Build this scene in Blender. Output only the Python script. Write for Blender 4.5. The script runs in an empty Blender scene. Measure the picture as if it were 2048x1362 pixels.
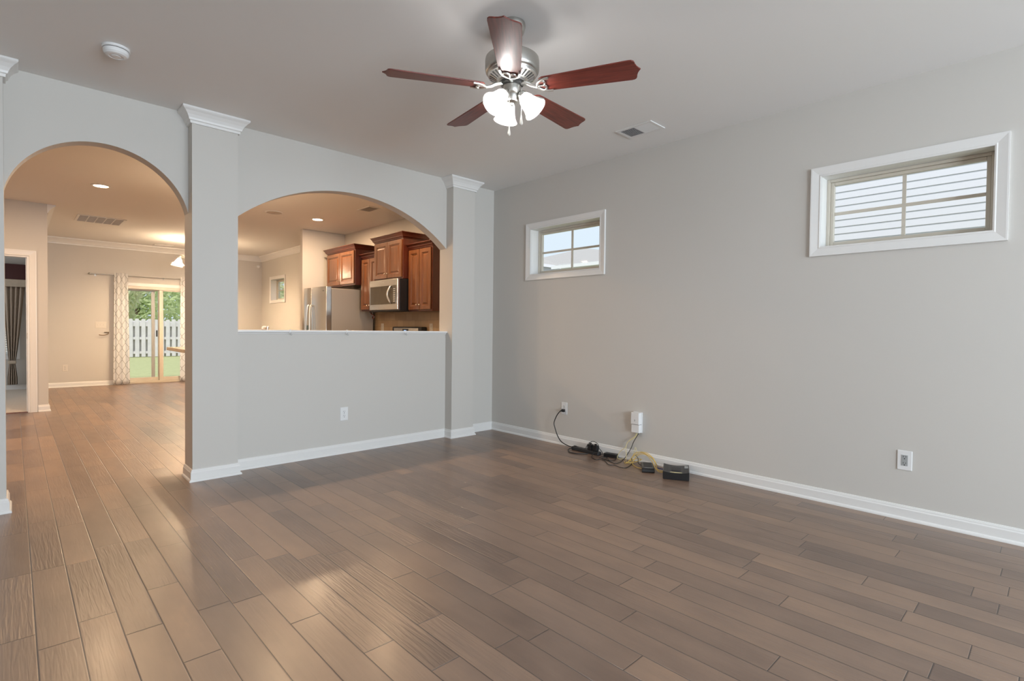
import bpy, bmesh, math, random
from mathutils import Vector, Matrix, Euler
random.seed(7)
PI = math.pi
C = bpy.context.scene.collection
SC = bpy.context.scene

# ------------------------------------------------------------------ camera
cam_d = bpy.data.cameras.new('camera')
cam_d.sensor_fit = 'HORIZONTAL'
cam_d.sensor_width = 36.0
cam_d.lens = 1048.255 * 36.0 / 2048.0
cam_d.clip_start = 0.05
cam_d.clip_end = 300
cam = bpy.data.objects.new('camera', cam_d)
C.objects.link(cam)
YAW, PIT, ROL, CZ = 0.7606491, -0.0210077, 0.0112096, 1.156435
_r = Vector((math.cos(YAW), -math.sin(YAW), 0)); _f = Vector((math.sin(YAW), math.cos(YAW), 0)); _u = Vector((0, 0, 1))
F = _f * math.cos(PIT) + _u * math.sin(PIT)
U0 = _u * math.cos(PIT) - _f * math.sin(PIT)
R = _r * math.cos(ROL) + U0 * math.sin(ROL)
U = U0 * math.cos(ROL) - _r * math.sin(ROL)
cam.matrix_world = Matrix(((R.x, U.x, -F.x, 0), (R.y, U.y, -F.y, 0), (R.z, U.z, -F.z, CZ), (0, 0, 0, 1)))
SC.camera = cam

# ------------------------------------------------------------------ world, sun, exposure
SC.view_settings.view_transform = 'Standard'
SC.view_settings.look = 'None'
SC.view_settings.exposure = 0.0
SC.view_settings.gamma = 1.0
SC.view_settings.use_curve_mapping = False
w = bpy.data.worlds.new('sky'); SC.world = w; w.use_nodes = True
bg = w.node_tree.nodes['Background']
bg.inputs[0].default_value = (0.76, 0.89, 1.0, 1)
bg.inputs[1].default_value = 1.0
sun_d = bpy.data.lights.new('sun', 'SUN'); sun_d.energy = 3.1; sun_d.angle = math.radians(8); sun_d.color = (1, 0.97, 0.92)
sun = bpy.data.objects.new('sun', sun_d); C.objects.link(sun)
sun.rotation_euler = Vector((0.55, 0.70, -0.95)).to_track_quat('-Z', 'Y').to_euler()

def area(name, loc, direction, sx, sy, power, color, spread=PI):
    d = bpy.data.lights.new(name, 'AREA'); d.shape = 'RECTANGLE'; d.size = sx; d.size_y = sy
    d.energy = power; d.color = color; d.spread = spread
    o = bpy.data.objects.new(name, d); C.objects.link(o); o.location = loc
    o.rotation_euler = Vector(direction).to_track_quat('-Z', 'Z').to_euler()
    return o
DAY = (0.78, 0.90, 1.0)
# daylight entering through unseen windows behind the camera, and an added bedroom side window
area('unseen_window_daylight', (0.55, -4.62, 1.35), (0.05, 1, 0.20), 1.9, 1.9, 275, DAY)
area('unseen_window_daylight', (2.75, -4.62, 1.35), (-0.05, 1, 0.10), 1.9, 1.9, 150, DAY)

area('unseen_window_daylight', (-3.36, 11.1, 1.35), (1, 0, -0.1), 1.8, 1.5, 40, (0.95, 0.97, 1.0))  # lamp of an added, unseen side window that brightens the bedroom
CYC = SC.cycles
CYC.max_bounces = 8; CYC.diffuse_bounces = 4; CYC.glossy_bounces = 4; CYC.transmission_bounces = 6; CYC.transparent_max_bounces = 12
CYC.caustics_reflective = False; CYC.caustics_refractive = False
CYC.sample_clamp_indirect = 4.0
CYC.use_denoising = True

# ------------------------------------------------------------------ materials
MATS = {}
def mat(name, col, rough=0.5, metal=0.0, spec=0.5, coat=0.0, emit=None, estr=0.0, bump=0.0, bscale=200.0, var=0.0, vscale=3.0):
    m = bpy.data.materials.new(name); m.use_nodes = True
    nt = m.node_tree; b = nt.nodes['Principled BSDF']
    b.inputs['Base Color'].default_value = (*col, 1)
    b.inputs['Roughness'].default_value = rough
    b.inputs['Metallic'].default_value = metal
    b.inputs['Specular IOR Level'].default_value = spec
    b.inputs['Coat Weight'].default_value = coat
    b.inputs['Coat Roughness'].default_value = 0.15
    if emit:
        b.inputs['Emission Color'].default_value = (*emit, 1); b.inputs['Emission Strength'].default_value = estr
    if bump or var:
        tc = nt.nodes.new('ShaderNodeTexCoord')
    if bump:
        n = nt.nodes.new('ShaderNodeTexNoise'); n.inputs['Scale'].default_value = bscale; n.inputs['Detail'].default_value = 2
        bp = nt.nodes.new('ShaderNodeBump'); bp.inputs['Strength'].default_value = bump; bp.inputs['Distance'].default_value = 0.002
        nt.links.new(tc.outputs['Object'], n.inputs['Vector']); nt.links.new(n.outputs['Fac'], bp.inputs['Height']); nt.links.new(bp.outputs['Normal'], b.inputs['Normal'])
    if var:
        n = nt.nodes.new('ShaderNodeTexNoise'); n.inputs['Scale'].default_value = vscale; n.inputs['Detail'].default_value = 4
        mx = nt.nodes.new('ShaderNodeMix'); mx.data_type = 'RGBA'
        mx.inputs['A'].default_value = (*[c * (1 - var) for c in col], 1); mx.inputs['B'].default_value = (*[min(1, c * (1 + var)) for c in col], 1)
        nt.links.new(tc.outputs['Object'], n.inputs['Vector']); nt.links.new(n.outputs['Fac'], mx.inputs['Factor']); nt.links.new(mx.outputs['Result'], b.inputs['Base Color'])
    MATS[name] = m
    return m

def wood(name, dark, light, rough, coat, axis_scale, spec=0.5):
    m = mat(name, dark, rough, 0, spec, coat)
    nt = m.node_tree; b = nt.nodes['Principled BSDF']
    tc = nt.nodes.new('ShaderNodeTexCoord'); mp = nt.nodes.new('ShaderNodeMapping'); mp.inputs['Scale'].default_value = axis_scale
    n = nt.nodes.new('ShaderNodeTexNoise'); n.inputs['Scale'].default_value = 1.0; n.inputs['Detail'].default_value = 6; n.inputs['Roughness'].default_value = 0.6
    cr = nt.nodes.new('ShaderNodeValToRGB'); cr.color_ramp.elements[0].position = 0.3; cr.color_ramp.elements[1].position = 0.7
    cr.color_ramp.elements[0].color = (*dark, 1); cr.color_ramp.elements[1].color = (*light, 1)
    nt.links.new(tc.outputs['Object'], mp.inputs['Vector']); nt.links.new(mp.outputs['Vector'], n.inputs['Vector'])
    nt.links.new(n.outputs['Fac'], cr.inputs['Fac']); nt.links.new(cr.outputs['Color'], b.inputs['Base Color'])
    return m

def glass_mat(name, tint=(1, 1, 1), refl=0.08):
    m = bpy.data.materials.new(name); m.use_nodes = True; nt = m.node_tree
    nt.nodes.remove(nt.nodes['Principled BSDF'])
    tr = nt.nodes.new('ShaderNodeBsdfTransparent'); tr.inputs[0].default_value = (*tint, 1)
    gl = nt.nodes.new('ShaderNodeBsdfGlossy'); gl.inputs['Roughness'].default_value = 0.02
    fr = nt.nodes.new('ShaderNodeFresnel'); fr.inputs[0].default_value = 1.2
    mx = nt.nodes.new('ShaderNodeMixShader')
    ge = nt.nodes.new('ShaderNodeNewGeometry'); sb = nt.nodes.new('ShaderNodeMath'); sb.operation = 'SUBTRACT'; sb.inputs[0].default_value = 1.0; nt.links.new(ge.outputs['Backfacing'], sb.inputs[1])
    ml = nt.nodes.new('ShaderNodeMath'); ml.operation = 'MULTIPLY'; nt.links.new(fr.outputs[0], ml.inputs[0]); nt.links.new(sb.outputs[0], ml.inputs[1])
    nt.links.new(ml.outputs[0], mx.inputs[0]); nt.links.new(tr.outputs[0], mx.inputs[1]); nt.links.new(gl.outputs[0], mx.inputs[2])
    nt.links.new(mx.outputs[0], nt.nodes['Material Output'].inputs[0])
    MATS[name] = m
    return m

def shade_mat(name, col, trans=0.5):
    m = bpy.data.materials.new(name); m.use_nodes = True; nt = m.node_tree
    b = nt.nodes['Principled BSDF']; b.inputs['Base Color'].default_value = (*col, 1); b.inputs['Roughness'].default_value = 0.25
    t = nt.nodes.new('ShaderNodeBsdfTranslucent'); t.inputs[0].default_value = (*col, 1)
    mx = nt.nodes.new('ShaderNodeMixShader'); mx.inputs[0].default_value = trans
    nt.links.new(b.outputs[0], mx.inputs[1]); nt.links.new(t.outputs[0], mx.inputs[2])
    tp = nt.nodes.new('ShaderNodeBsdfTransparent'); m2 = nt.nodes.new('ShaderNodeMixShader'); m2.inputs[0].default_value = 0.3
    nt.links.new(mx.outputs[0], m2.inputs[1]); nt.links.new(tp.outputs[0], m2.inputs[2])
    nt.links.new(m2.outputs[0], nt.nodes['Material Output'].inputs[0])
    tc = nt.nodes.new('ShaderNodeTexCoord'); n = nt.nodes.new('ShaderNodeTexNoise'); n.inputs['Scale'].default_value = 18; n.inputs['Detail'].default_value = 5; n.inputs['Distortion'].default_value = 1.5
    cr = nt.nodes.new('ShaderNodeMix'); cr.data_type = 'RGBA'; cr.inputs['A'].default_value = (*[c * 0.8 for c in col], 1); cr.inputs['B'].default_value = (*col, 1)
    nt.links.new(tc.outputs['Object'], n.inputs['Vector']); nt.links.new(n.outputs['Fac'], cr.inputs['Factor'])
    nt.links.new(cr.outputs['Result'], t.inputs[0]); nt.links.new(cr.outputs['Result'], b.inputs['Base Color'])
    MATS[name] = m
    return m

WALLC = (0.595, 0.57, 0.535)
wall_m = mat('wall_paint', WALLC, 0.62, spec=0.35, bump=0.08, bscale=260)
ceil_m = mat('ceiling_paint', (0.84, 0.83, 0.815), 0.8, spec=0.2, bump=0.05, bscale=300)
trim_m = mat('trim_paint', (0.78, 0.77, 0.755), 0.32, spec=0.5)
vinyl_m = mat('almond_vinyl', (0.60, 0.55, 0.47), 0.4)
white_p = mat('white_plastic', (0.78, 0.78, 0.78), 0.35)
ivory_p = mat('ivory_plastic', (0.66, 0.62, 0.56), 0.4)
dark_slot = mat('dark_slot', (0.03, 0.03, 0.03), 0.6)
grey_p = mat('grey_plastic', (0.36, 0.37, 0.37), 0.45)
black_p = mat('black_plastic', (0.012, 0.012, 0.013), 0.3)
black_m = mat('matte_black_plastic', (0.022, 0.022, 0.024), 0.5, bump=0.2, bscale=600)
black_c = mat('black_rubber', (0.012, 0.012, 0.012), 0.45)
yellow_c = mat('yellow_cable_jacket', (0.72, 0.50, 0.13), 0.45)
pale_y = mat('pale_yellow_cable_jacket', (0.72, 0.62, 0.33), 0.45)
blue_c = mat('blue_cable_jacket', (0.03, 0.05, 0.22), 0.45)
nickel = mat('brushed_nickel', (0.50, 0.49, 0.46), 0.34, metal=1.0)
white_met = mat('bright_nickel', (0.72, 0.71, 0.68), 0.3, metal=1.0)
bronze = mat('bronze_metal', (0.20, 0.14, 0.08), 0.35, metal=1.0)
steel = mat('stainless_steel', (0.60, 0.58, 0.55), 0.24, metal=1.0)
steel_side = mat('grey_painted_steel', (0.40, 0.36, 0.31), 0.45, metal=0.0)
cherry = wood('cherry_blade', (0.085, 0.012, 0.008), (0.20, 0.035, 0.022), 0.42, 0.15, (6, 90, 40))
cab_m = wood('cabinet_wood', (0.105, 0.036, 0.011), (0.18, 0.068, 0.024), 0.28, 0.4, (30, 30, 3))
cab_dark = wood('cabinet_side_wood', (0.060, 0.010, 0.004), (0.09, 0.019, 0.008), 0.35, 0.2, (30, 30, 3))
knob_m = mat('satin_knob', (0.75, 0.70, 0.62), 0.25, metal=1.0)
granite = mat('granite', (0.42, 0.31, 0.20), 0.2, var=0.45, vscale=60)
bulb_m = mat('bulb_glow', (1, 1, 1), 0.3, emit=(1.0, 0.97, 0.94), estr=620)
warm_bulb = mat('warm_bulb_glow', (1, 1, 1), 0.3, emit=(1.0, 0.74, 0.48), estr=2500)
can_glow = mat('can_lens_glow', (1, 1, 1), 0.3, emit=(1.0, 0.74, 0.48), estr=55)
shade_w = shade_mat('alabaster_glass', (0.74, 0.74, 0.72), 0.28)
shade_a = shade_mat('warm_alabaster_glass', (0.92, 0.88, 0.8), 0.5)
glass = glass_mat('window_glass')
screen_g = glass_mat('screened_glass', (0.62, 0.64, 0.66))
siding_m = mat('white_siding', (0.78, 0.78, 0.83), 0.5)
roof_m = mat('shingle_roof', (0.42, 0.40, 0.39), 0.9, var=0.2, vscale=14, bump=0.3, bscale=30)
fence_m = mat('weathered_fence_wood', (0.62, 0.59, 0.60), 0.85, var=0.2, vscale=5)
fence_lightened = mat('weathered_lightened_boards', (0.72, 0.68, 0.69), 0.85, var=0.2, vscale=5)  # rear boards coloured lighter to offset the shade from the front boards
grass_m = mat('lawn_grass', (0.42, 0.43, 0.21), 0.9, var=0.2, vscale=8)
conc_m = mat('patio_concrete', (0.62, 0.60, 0.56), 0.9, var=0.1)
def leaf_mat(name, col):
    m = mat(name, col, 0.7, var=0.4, vscale=1.3); nt = m.node_tree; b = nt.nodes['Principled BSDF']
    t = nt.nodes.new('ShaderNodeBsdfTranslucent'); mx = nt.nodes.new('ShaderNodeMixShader'); mx.inputs[0].default_value = 0.5
    src = b.inputs['Base Color'].links[0].from_socket
    nt.links.new(src, t.inputs[0]); nt.links.new(b.outputs[0], mx.inputs[1]); nt.links.new(t.outputs[0], mx.inputs[2])
    nt.links.new(mx.outputs[0], nt.nodes['Material Output'].inputs[0])
    return m
leaf_m = leaf_mat('tree_leaves', (0.58, 0.66, 0.38))
leaf_b = leaf_mat('pale_tree_leaves', (0.74, 0.78, 0.52))
bark_m = mat('tree_bark', (0.12, 0.08, 0.05), 0.9)
carpet_m = mat('carpet', (0.60, 0.53, 0.46), 0.95, bump=0.9, bscale=300, var=0.12, vscale=60)
drape_m = mat('taupe_drape', (0.42, 0.34, 0.27), 0.6, var=0.1, vscale=20)
valance_m = mat('dark_red_valance', (0.05, 0.008, 0.008), 0.6)
valance_b = mat('beige_valance_band', (0.50, 0.42, 0.33), 0.7, var=0.15, vscale=30)
blind_m = mat('blind_slat', (0.8, 0.8, 0.8), 0.4)
threshold_m = mat('wood_threshold', (0.14, 0.055, 0.03), 0.4)
display_m = mat('blue_display', (0.01, 0.02, 0.05), 0.2, emit=(0.35, 0.6, 1.0), estr=1.5)

def tile_mat():
    m = mat('tile_backsplash', (0.5, 0.36, 0.22), 0.35); nt = m.node_tree; b = nt.nodes['Principled BSDF']
    tc = nt.nodes.new('ShaderNodeTexCoord'); mp = nt.nodes.new('ShaderNodeMapping'); mp.inputs['Rotation'].default_value = (0, 0, 0)
    sep = nt.nodes.new('ShaderNodeSeparateXYZ'); cb = nt.nodes.new('ShaderNodeCombineXYZ')
    br = nt.nodes.new('ShaderNodeTexBrick'); br.offset = 0.5
    br.inputs['Color1'].default_value = (0.50, 0.36, 0.22, 1); br.inputs['Color2'].default_value = (0.42, 0.29, 0.17, 1); br.inputs['Mortar'].default_value = (0.30, 0.22, 0.14, 1)
    br.inputs['Scale'].default_value = 1; br.inputs['Mortar Size'].default_value = 0.002; br.inputs['Brick Width'].default_value = 0.152; br.inputs['Row Height'].default_value = 0.098
    nt.links.new(tc.outputs['Object'], sep.inputs[0]); nt.links.new(sep.outputs['Y'], cb.inputs['X']); nt.links.new(sep.outputs['Z'], cb.inputs['Y'])
    nt.links.new(cb.outputs[0], br.inputs['Vector']); nt.links.new(br.outputs['Color'], b.inputs['Base Color'])
    return m
tile_m = tile_mat()

def floor_mat():
    m = bpy.data.materials.new('plank_floor'); m.use_nodes = True; nt = m.node_tree; L = nt.links; b = nt.nodes['Principled BSDF']
    N = nt.nodes.new
    def math_(op, a, c=None, clamp=False):
        n = N('ShaderNodeMath'); n.operation = op; n.use_clamp = clamp
        for i, v in enumerate((a, c)):
            if v is None: continue
            if isinstance(v, (int, float)): n.inputs[i].default_value = v
            else: L.new(v, n.inputs[i])
        return n.outputs[0]
    tc = N('ShaderNodeTexCoord'); sp = N('ShaderNodeSeparateXYZ'); L.new(tc.outputs['Object'], sp.inputs[0])
    X, Y = sp.outputs['X'], sp.outputs['Y']
    PW = 0.1203
    v = math_('DIVIDE', math_('ADD', X, 12.03 - 0.0535), PW)
    row = math_('FLOOR', v); fv = math_('FRACT', v)
    wn = N('ShaderNodeTexWhiteNoise'); wn.noise_dimensions = '1D'; L.new(row, wn.inputs['W'])
    wsep = N('ShaderNodeSeparateColor'); L.new(wn.outputs['Color'], wsep.inputs[0])
    plen = math_('ADD', math_('MULTIPLY', wsep.outputs[0], 0.55), 0.62)
    u = math_('ADD', math_('DIVIDE', math_('ADD', Y, 20.0), plen), math_('MULTIPLY', wsep.outputs[1], 9.0))
    cell = math_('FLOOR', u); fu = math_('FRACT', u)
    cb = N('ShaderNodeCombineXYZ'); L.new(row, cb.inputs[0]); L.new(cell, cb.inputs[1])
    wn2 = N('ShaderNodeTexWhiteNoise'); wn2.noise_dimensions = '2D'; L.new(cb.outputs[0], wn2.inputs['Vector'])
    idv = wn2.outputs['Value']
    s2 = N('ShaderNodeSeparateColor'); L.new(wn2.outputs['Color'], s2.inputs[0])
    # distance to plank edges in metres
    dv = math_('MULTIPLY', math_('MINIMUM', fv, math_('SUBTRACT', 1.0, fv)), PW)
    du = math_('MULTIPLY', math_('MINIMUM', fu, math_('SUBTRACT', 1.0, fu)), plen)
    d = math_('MINIMUM', dv, du)
    gap = math_('LESS_THAN', d, 0.0013)
    bev = N('ShaderNodeMapRange'); bev.inputs['From Min'].default_value = 0.0; bev.inputs['From Max'].default_value = 0.004; L.new(d, bev.inputs['Value'])
    # grain
    gv = N('ShaderNodeCombineXYZ')
    L.new(math_('MULTIPLY', X, 55.0), gv.inputs[0]); L.new(math_('MULTIPLY', Y, 4.0), gv.inputs[1]); L.new(math_('MULTIPLY', idv, 50.0), gv.inputs[2])
    gr = N('ShaderNodeTexNoise'); gr.inputs['Scale'].default_value = 1; gr.inputs['Detail'].default_value = 6; gr.inputs['Roughness'].default_value = 0.6; L.new(gv.outputs[0], gr.inputs['Vector'])
    bv = N('ShaderNodeCombineXYZ')
    L.new(math_('MULTIPLY', X, 9.0), bv.inputs[0]); L.new(math_('MULTIPLY', Y, 3.0), bv.inputs[1]); L.new(math_('MULTIPLY', idv, 90.0), bv.inputs[2])
    bl = N('ShaderNodeTexNoise'); bl.inputs['Scale'].default_value = 1; bl.inputs['Detail'].default_value = 4; L.new(bv.outputs[0], bl.inputs['Vector'])
    cr = N('ShaderNodeValToRGB'); e = cr.color_ramp.elements
    e[0].position = 0.0; e[0].color = (0.125, 0.078, 0.056, 1); e[1].position = 1.0; e[1].color = (0.37, 0.225, 0.138, 1)
    e2 = e.new(0.45); e2.color = (0.210, 0.137, 0.098, 1); e3 = e.new(0.8); e3.color = (0.280, 0.180, 0.122, 1)
    mixv = math_('ADD', math_('ADD', math_('MULTIPLY', idv, 0.55), math_('MULTIPLY', math_('SUBTRACT', bl.outputs['Fac'], 0.5), 0.8)), math_('MULTIPLY', math_('SUBTRACT', gr.outputs['Fac'], 0.5), 0.22))
    L.new(math_('ADD', mixv, 0.18, True), cr.inputs['Fac'])
    mx = N('ShaderNodeMix'); mx.data_type = 'RGBA'; L.new(gap, mx.inputs['Factor']); L.new(cr.outputs['Color'], mx.inputs['A']); mx.inputs['B'].default_value = (0.018, 0.012, 0.009, 1)
    L.new(mx.outputs['Result'], b.inputs['Base Color'])
    # hand scraped ripples: strong on some planks
    rv = N('ShaderNodeCombineXYZ')
    L.new(math_('MULTIPLY', X, 85.0), rv.inputs[0]); L.new(math_('MULTIPLY', Y, 5.0), rv.inputs[1]); L.new(math_('MULTIPLY', idv, 70.0), rv.inputs[2])
    rp = N('ShaderNodeTexNoise'); rp.inputs['Scale'].default_value = 1; rp.inputs['Detail'].default_value = 1.5; rp.inputs['Distortion'].default_value = 0.6; L.new(rv.outputs[0], rp.inputs['Vector'])
    ramp = math_('POWER', s2.outputs[1], 1.3)
    h = math_('ADD', math_('MULTIPLY', math_('MULTIPLY', rp.outputs['Fac'], ramp), 2.2), math_('MULTIPLY', gr.outputs['Fac'], 0.10))
    h = math_('ADD', h, math_('MULTIPLY', bev.outputs[0], 1.0))
    h = math_('ADD', h, math_('MULTIPLY', bl.outputs['Fac'], 0.6))
    bp = N('ShaderNodeBump'); bp.inputs['Strength'].default_value = 0.55; bp.inputs['Distance'].default_value = 0.0022; L.new(h, bp.inputs['Height'])
    L.new(bp.outputs['Normal'], b.inputs['Normal'])
    rr = math_('ADD', math_('MULTIPLY', gr.outputs['Fac'], 0.10), 0.29)
    L.new(math_('ADD', rr, math_('MULTIPLY', s2.outputs[0], 0.06)), b.inputs['Roughness'])
    b.inputs['Specular IOR Level'].default_value = 0.95
    b.inputs['Coat Weight'].default_value = 0.15; b.inputs['Coat Roughness'].default_value = 0.2
    MATS['plank_floor'] = m
    return m
floor_m = floor_mat()

def sheer_mat():
    m = bpy.data.materials.new('sheer_lattice_curtain'); m.use_nodes = True; nt = m.node_tree; L = nt.links
    b = nt.nodes['Principled BSDF']; N = nt.nodes.new
    def math_(op, a, c=None):
        n = N('ShaderNodeMath'); n.operation = op
        for i, v in enumerate((a, c)):
            if v is None: continue
            if isinstance(v, (int, float)): n.inputs[i].default_value = v
            else: L.new(v, n.inputs[i])
        return n.outputs[0]
    uv = N('ShaderNodeUVMap'); sp = N('ShaderNodeSeparateXYZ'); L.new(uv.outputs[0], sp.inputs[0])
    a = math_('DIVIDE', sp.outputs['X'], 0.32)
    s = math_('MULTIPLY', math_('SINE', math_('MULTIPLY', sp.outputs['Y'], 2 * PI / 0.22)), 0.25)
    l1 = math_('ABSOLUTE', math_('SUBTRACT', math_('FRACT', math_('ADD', a, s)), 0.5))
    l2 = math_('ABSOLUTE', math_('SUBTRACT', math_('FRACT', math_('ADD', math_('SUBTRACT', a, s), 0.5)), 0.5))
    line = math_('LESS_THAN', math_('MINIMUM', l1, l2), 0.038)
    mx = N('ShaderNodeMix'); mx.data_type = 'RGBA'; L.new(line, mx.inputs['Factor']); mx.inputs['A'].default_value = (0.97, 0.965, 0.96, 1); mx.inputs['B'].default_value = (0.52, 0.50, 0.48, 1)
    L.new(mx.outputs['Result'], b.inputs['Base Color']); b.inputs['Roughness'].default_value = 0.8
    t = N('ShaderNodeBsdfTranslucent'); L.new(mx.outputs['Result'], t.inputs[0])
    tr = N('ShaderNodeBsdfTransparent')
    m1 = N('ShaderNodeMixShader'); m1.inputs[0].default_value = 0.5; L.new(b.outputs[0], m1.inputs[1]); L.new(t.outputs[0], m1.inputs[2])
    m2 = N('ShaderNodeMixShader'); m2.inputs[0].default_value = 0.14; L.new(m1.outputs[0], m2.inputs[1]); L.new(tr.outputs[0], m2.inputs[2])
    L.new(m2.outputs[0], nt.nodes['Material Output'].inputs[0])
    return m
sheer_m = sheer_mat()

# ------------------------------------------------------------------ mesh helpers
MW = {}   # world matrix of empties
class MB:
    def __init__(s): s.v = []; s.f = []; s.uv = None
    def add(s, vs, fs):
        k = len(s.v); s.v += [Vector(p) for p in vs]; s.f += [[i + k for i in q] for q in fs]; return s
    def box(s, x0, x1, y0, y1, z0, z1, M=None):
        vs = [Vector((x, y, z)) for z in (z0, z1) for y in (y0, y1) for x in (x0, x1)]
        if M: vs = [M @ p for p in vs]
        return s.add(vs, [(0, 2, 3, 1), (4, 5, 7, 6), (0, 1, 5, 4), (2, 6, 7, 3), (0, 4, 6, 2), (1, 3, 7, 5)])
    def frustum(s, b0, b1, axis='x'):   # two rectangles ((p..4 pts),(p..4 pts)) joined
        return s.add(list(b0) + list(b1), [(0, 1, 2, 3), (7, 6, 5, 4)] + [(i, (i + 1) % 4 + 0, (i + 1) % 4 + 4, i + 4) for i in range(4)])
    def lathe(s, prof, c=(0, 0, 0), n=32, M=None, caps=True):
        vs = []; fs = []
        for r, z in prof:
            for i in range(n):
                a = 2 * PI * i / n; p = Vector((r * math.cos(a), r * math.sin(a), z))
                vs.append((M @ p if M else p) + Vector(c))
        for j in range(len(prof) - 1):
            for i in range(n):
                fs.append((j * n + i, j * n + (i + 1) % n, (j + 1) * n + (i + 1) % n, (j + 1) * n + i))
        if caps:
            if prof[0][0] > 1e-5: fs.append(tuple(reversed(range(n))))
            if prof[-1][0] > 1e-5: fs.append(tuple((len(prof) - 1) * n + i for i in range(n)))
        return s.add(vs, fs)
    def tube(s, pts, r, n=8, closed=False, caps=True):
        pts = [Vector(p) for p in pts]; m = len(pts); vs = []; fs = []
        rr = r if isinstance(r, (list, tuple)) else [r] * m
        t0 = (pts[1] - pts[0]).normalized(); up = Vector((0, 0, 1)) if abs(t0.z) < 0.9 else Vector((1, 0, 0))
        nrm = (up - t0 * up.dot(t0)).normalized()
        for k in range(m):
            if closed: t = (pts[(k + 1) % m] - pts[k - 1]).normalized()
            else: t = (pts[min(k + 1, m - 1)] - pts[max(k - 1, 0)]).normalized()
            nrm = (nrm - t * nrm.dot(t))
            nrm = nrm.normalized() if nrm.length > 1e-6 else t.orthogonal().normalized()
            bn = t.cross(nrm)
            for i in range(n):
                a = 2 * PI * i / n; vs.append(pts[k] + (nrm * math.cos(a) + bn * math.sin(a)) * rr[k])
        for k in range(m if closed else m - 1):
            q = (k + 1) % m
            for i in range(n): fs.append((k * n + i, k * n + (i + 1) % n, q * n + (i + 1) % n, q * n + i))
        if caps and not closed: fs.append(tuple(reversed(range(n)))); fs.append(tuple((m - 1) * n + i for i in range(n)))
        return s.add(vs, fs)
    def prism(s, poly, fn, d0, d1):     # poly of 2-D points, fn(a,b,d) -> xyz
        n = len(poly)
        vs = [fn(a, b, d0) for a, b in poly] + [fn(a, b, d1) for a, b in poly]
        return s.add(vs, [tuple(reversed(range(n))), tuple(range(n, 2 * n))] + [(i, (i + 1) % n, (i + 1) % n + n, i + n) for i in range(n)])
    def sweep(s, prof, path, fn, closed=False):   # prof (d,h), path 2-D, offset to the left of travel
        P = [Vector(p) for p in path]; m = len(P); k = len(prof); vs = []; fs = []
        for i in range(m):
            if closed or 0 < i < m - 1:
                d0 = (P[i] - P[i - 1]).normalized(); d1 = (P[(i + 1) % m] - P[i]).normalized()
            else:
                d0 = d1 = (P[1] - P[0]).normalized() if i == 0 else (P[-1] - P[-2]).normalized()
            n0 = Vector((-d0.y, d0.x)); n1 = Vector((-d1.y, d1.x))
            mt = (n0 + n1).normalized(); mt = mt / max(0.2, mt.dot(n0))
            for d, h in prof: vs.append(fn(P[i].x + mt.x * d, P[i].y + mt.y * d, h))
        for i in range(m if closed else m - 1):
            q = (i + 1) % m
            for j in range(k): fs.append((i * k + j, i * k + (j + 1) % k, q * k + (j + 1) % k, q * k + j))
        if not closed: fs.append(tuple(range(k))); fs.append(tuple((m - 1) * k + j for j in reversed(range(k))))
        return s.add(vs, fs)
    def build(s, name, m, parent=None, smooth=False, bevel=0.0, seg=2, local=False):
        me = bpy.data.meshes.new(name)
        vs = s.v
        if parent is not None and not local:
            inv = MW[parent.name].inverted(); vs = [inv @ p for p in vs]
        me.from_pydata([tuple(p) for p in vs], [], s.f)
        bm = bmesh.new(); bm.from_mesh(me); bmesh.ops.recalc_face_normals(bm, faces=bm.faces)
        bm.to_mesh(me); bm.free()
        if s.uv:
            ul = me.uv_layers.new(name='UVMap')
            for lp in me.loops: ul.data[lp.index].uv = s.uv[lp.vertex_index]
        if smooth:
            for p in me.polygons: p.use_smooth = True
            me.set_sharp_from_angle(angle=math.radians(smooth if smooth is not True else 40))
        me.materials.append(m if not isinstance(m, str) else MATS[m])
        o = bpy.data.objects.new(name, me); C.objects.link(o)
        if parent is not None:
            o.parent = parent
            MW[o.name] = MW[parent.name]
        else: MW[o.name] = Matrix.Identity(4)
        if bevel:
            b = o.modifiers.new('edge', 'BEVEL'); b.width = bevel; b.segments = seg; b.limit_method = 'ANGLE'; b.angle_limit = math.radians(35)
        return o

def tag(o, label, cat, group=None, kind=None):
    o['label'] = label; o['category'] = cat
    if group: o['group'] = group
    if kind: o['kind'] = kind
    return o
def structure(o):
    o['kind'] = 'structure'; return o
def thing(name, loc, label=None, cat=None, group=None, rotz=0.0, kind=None):
    o = bpy.data.objects.new(name, None); C.objects.link(o); o.location = loc; o.rotation_euler = (0, 0, rotz); o.empty_display_size = 0.1
    MW[o.name] = Matrix.Translation(loc) @ Matrix.Rotation(rotz, 4, 'Z')
    if label: tag(o, label, cat, group)
    if kind: o['kind'] = kind
    return o
def dup(root, loc, label, group=None, rotz=None):
    r = root.copy(); C.objects.link(r); r.location = loc; r['label'] = label
    if group: r['group'] = group
    if rotz is not None: r.rotation_euler = (0, 0, rotz)
    def rec(src, dst):
        for ch in src.children:
            c = ch.copy(); C.objects.link(c); c.parent = dst; rec(ch, c)
    rec(root, r)
    return r
def smooth_path(pts, k=6):
    P = [Vector(p) for p in pts]; out = []
    for i in range(len(P) - 1):
        p0 = P[max(i - 1, 0)]; p1 = P[i]; p2 = P[i + 1]; p3 = P[min(i + 2, len(P) - 1)]
        for j in range(k):
            t = j / k
            out.append(0.5 * ((2 * p1) + (p2 - p0) * t + (2 * p0 - 5 * p1 + 4 * p2 - p3) * t * t + (3 * p1 - p0 - 3 * p2 + p3) * t ** 3))
    out.append(P[-1]); return out
XYZ = lambda a, b, h: (a, b, h)

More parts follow.
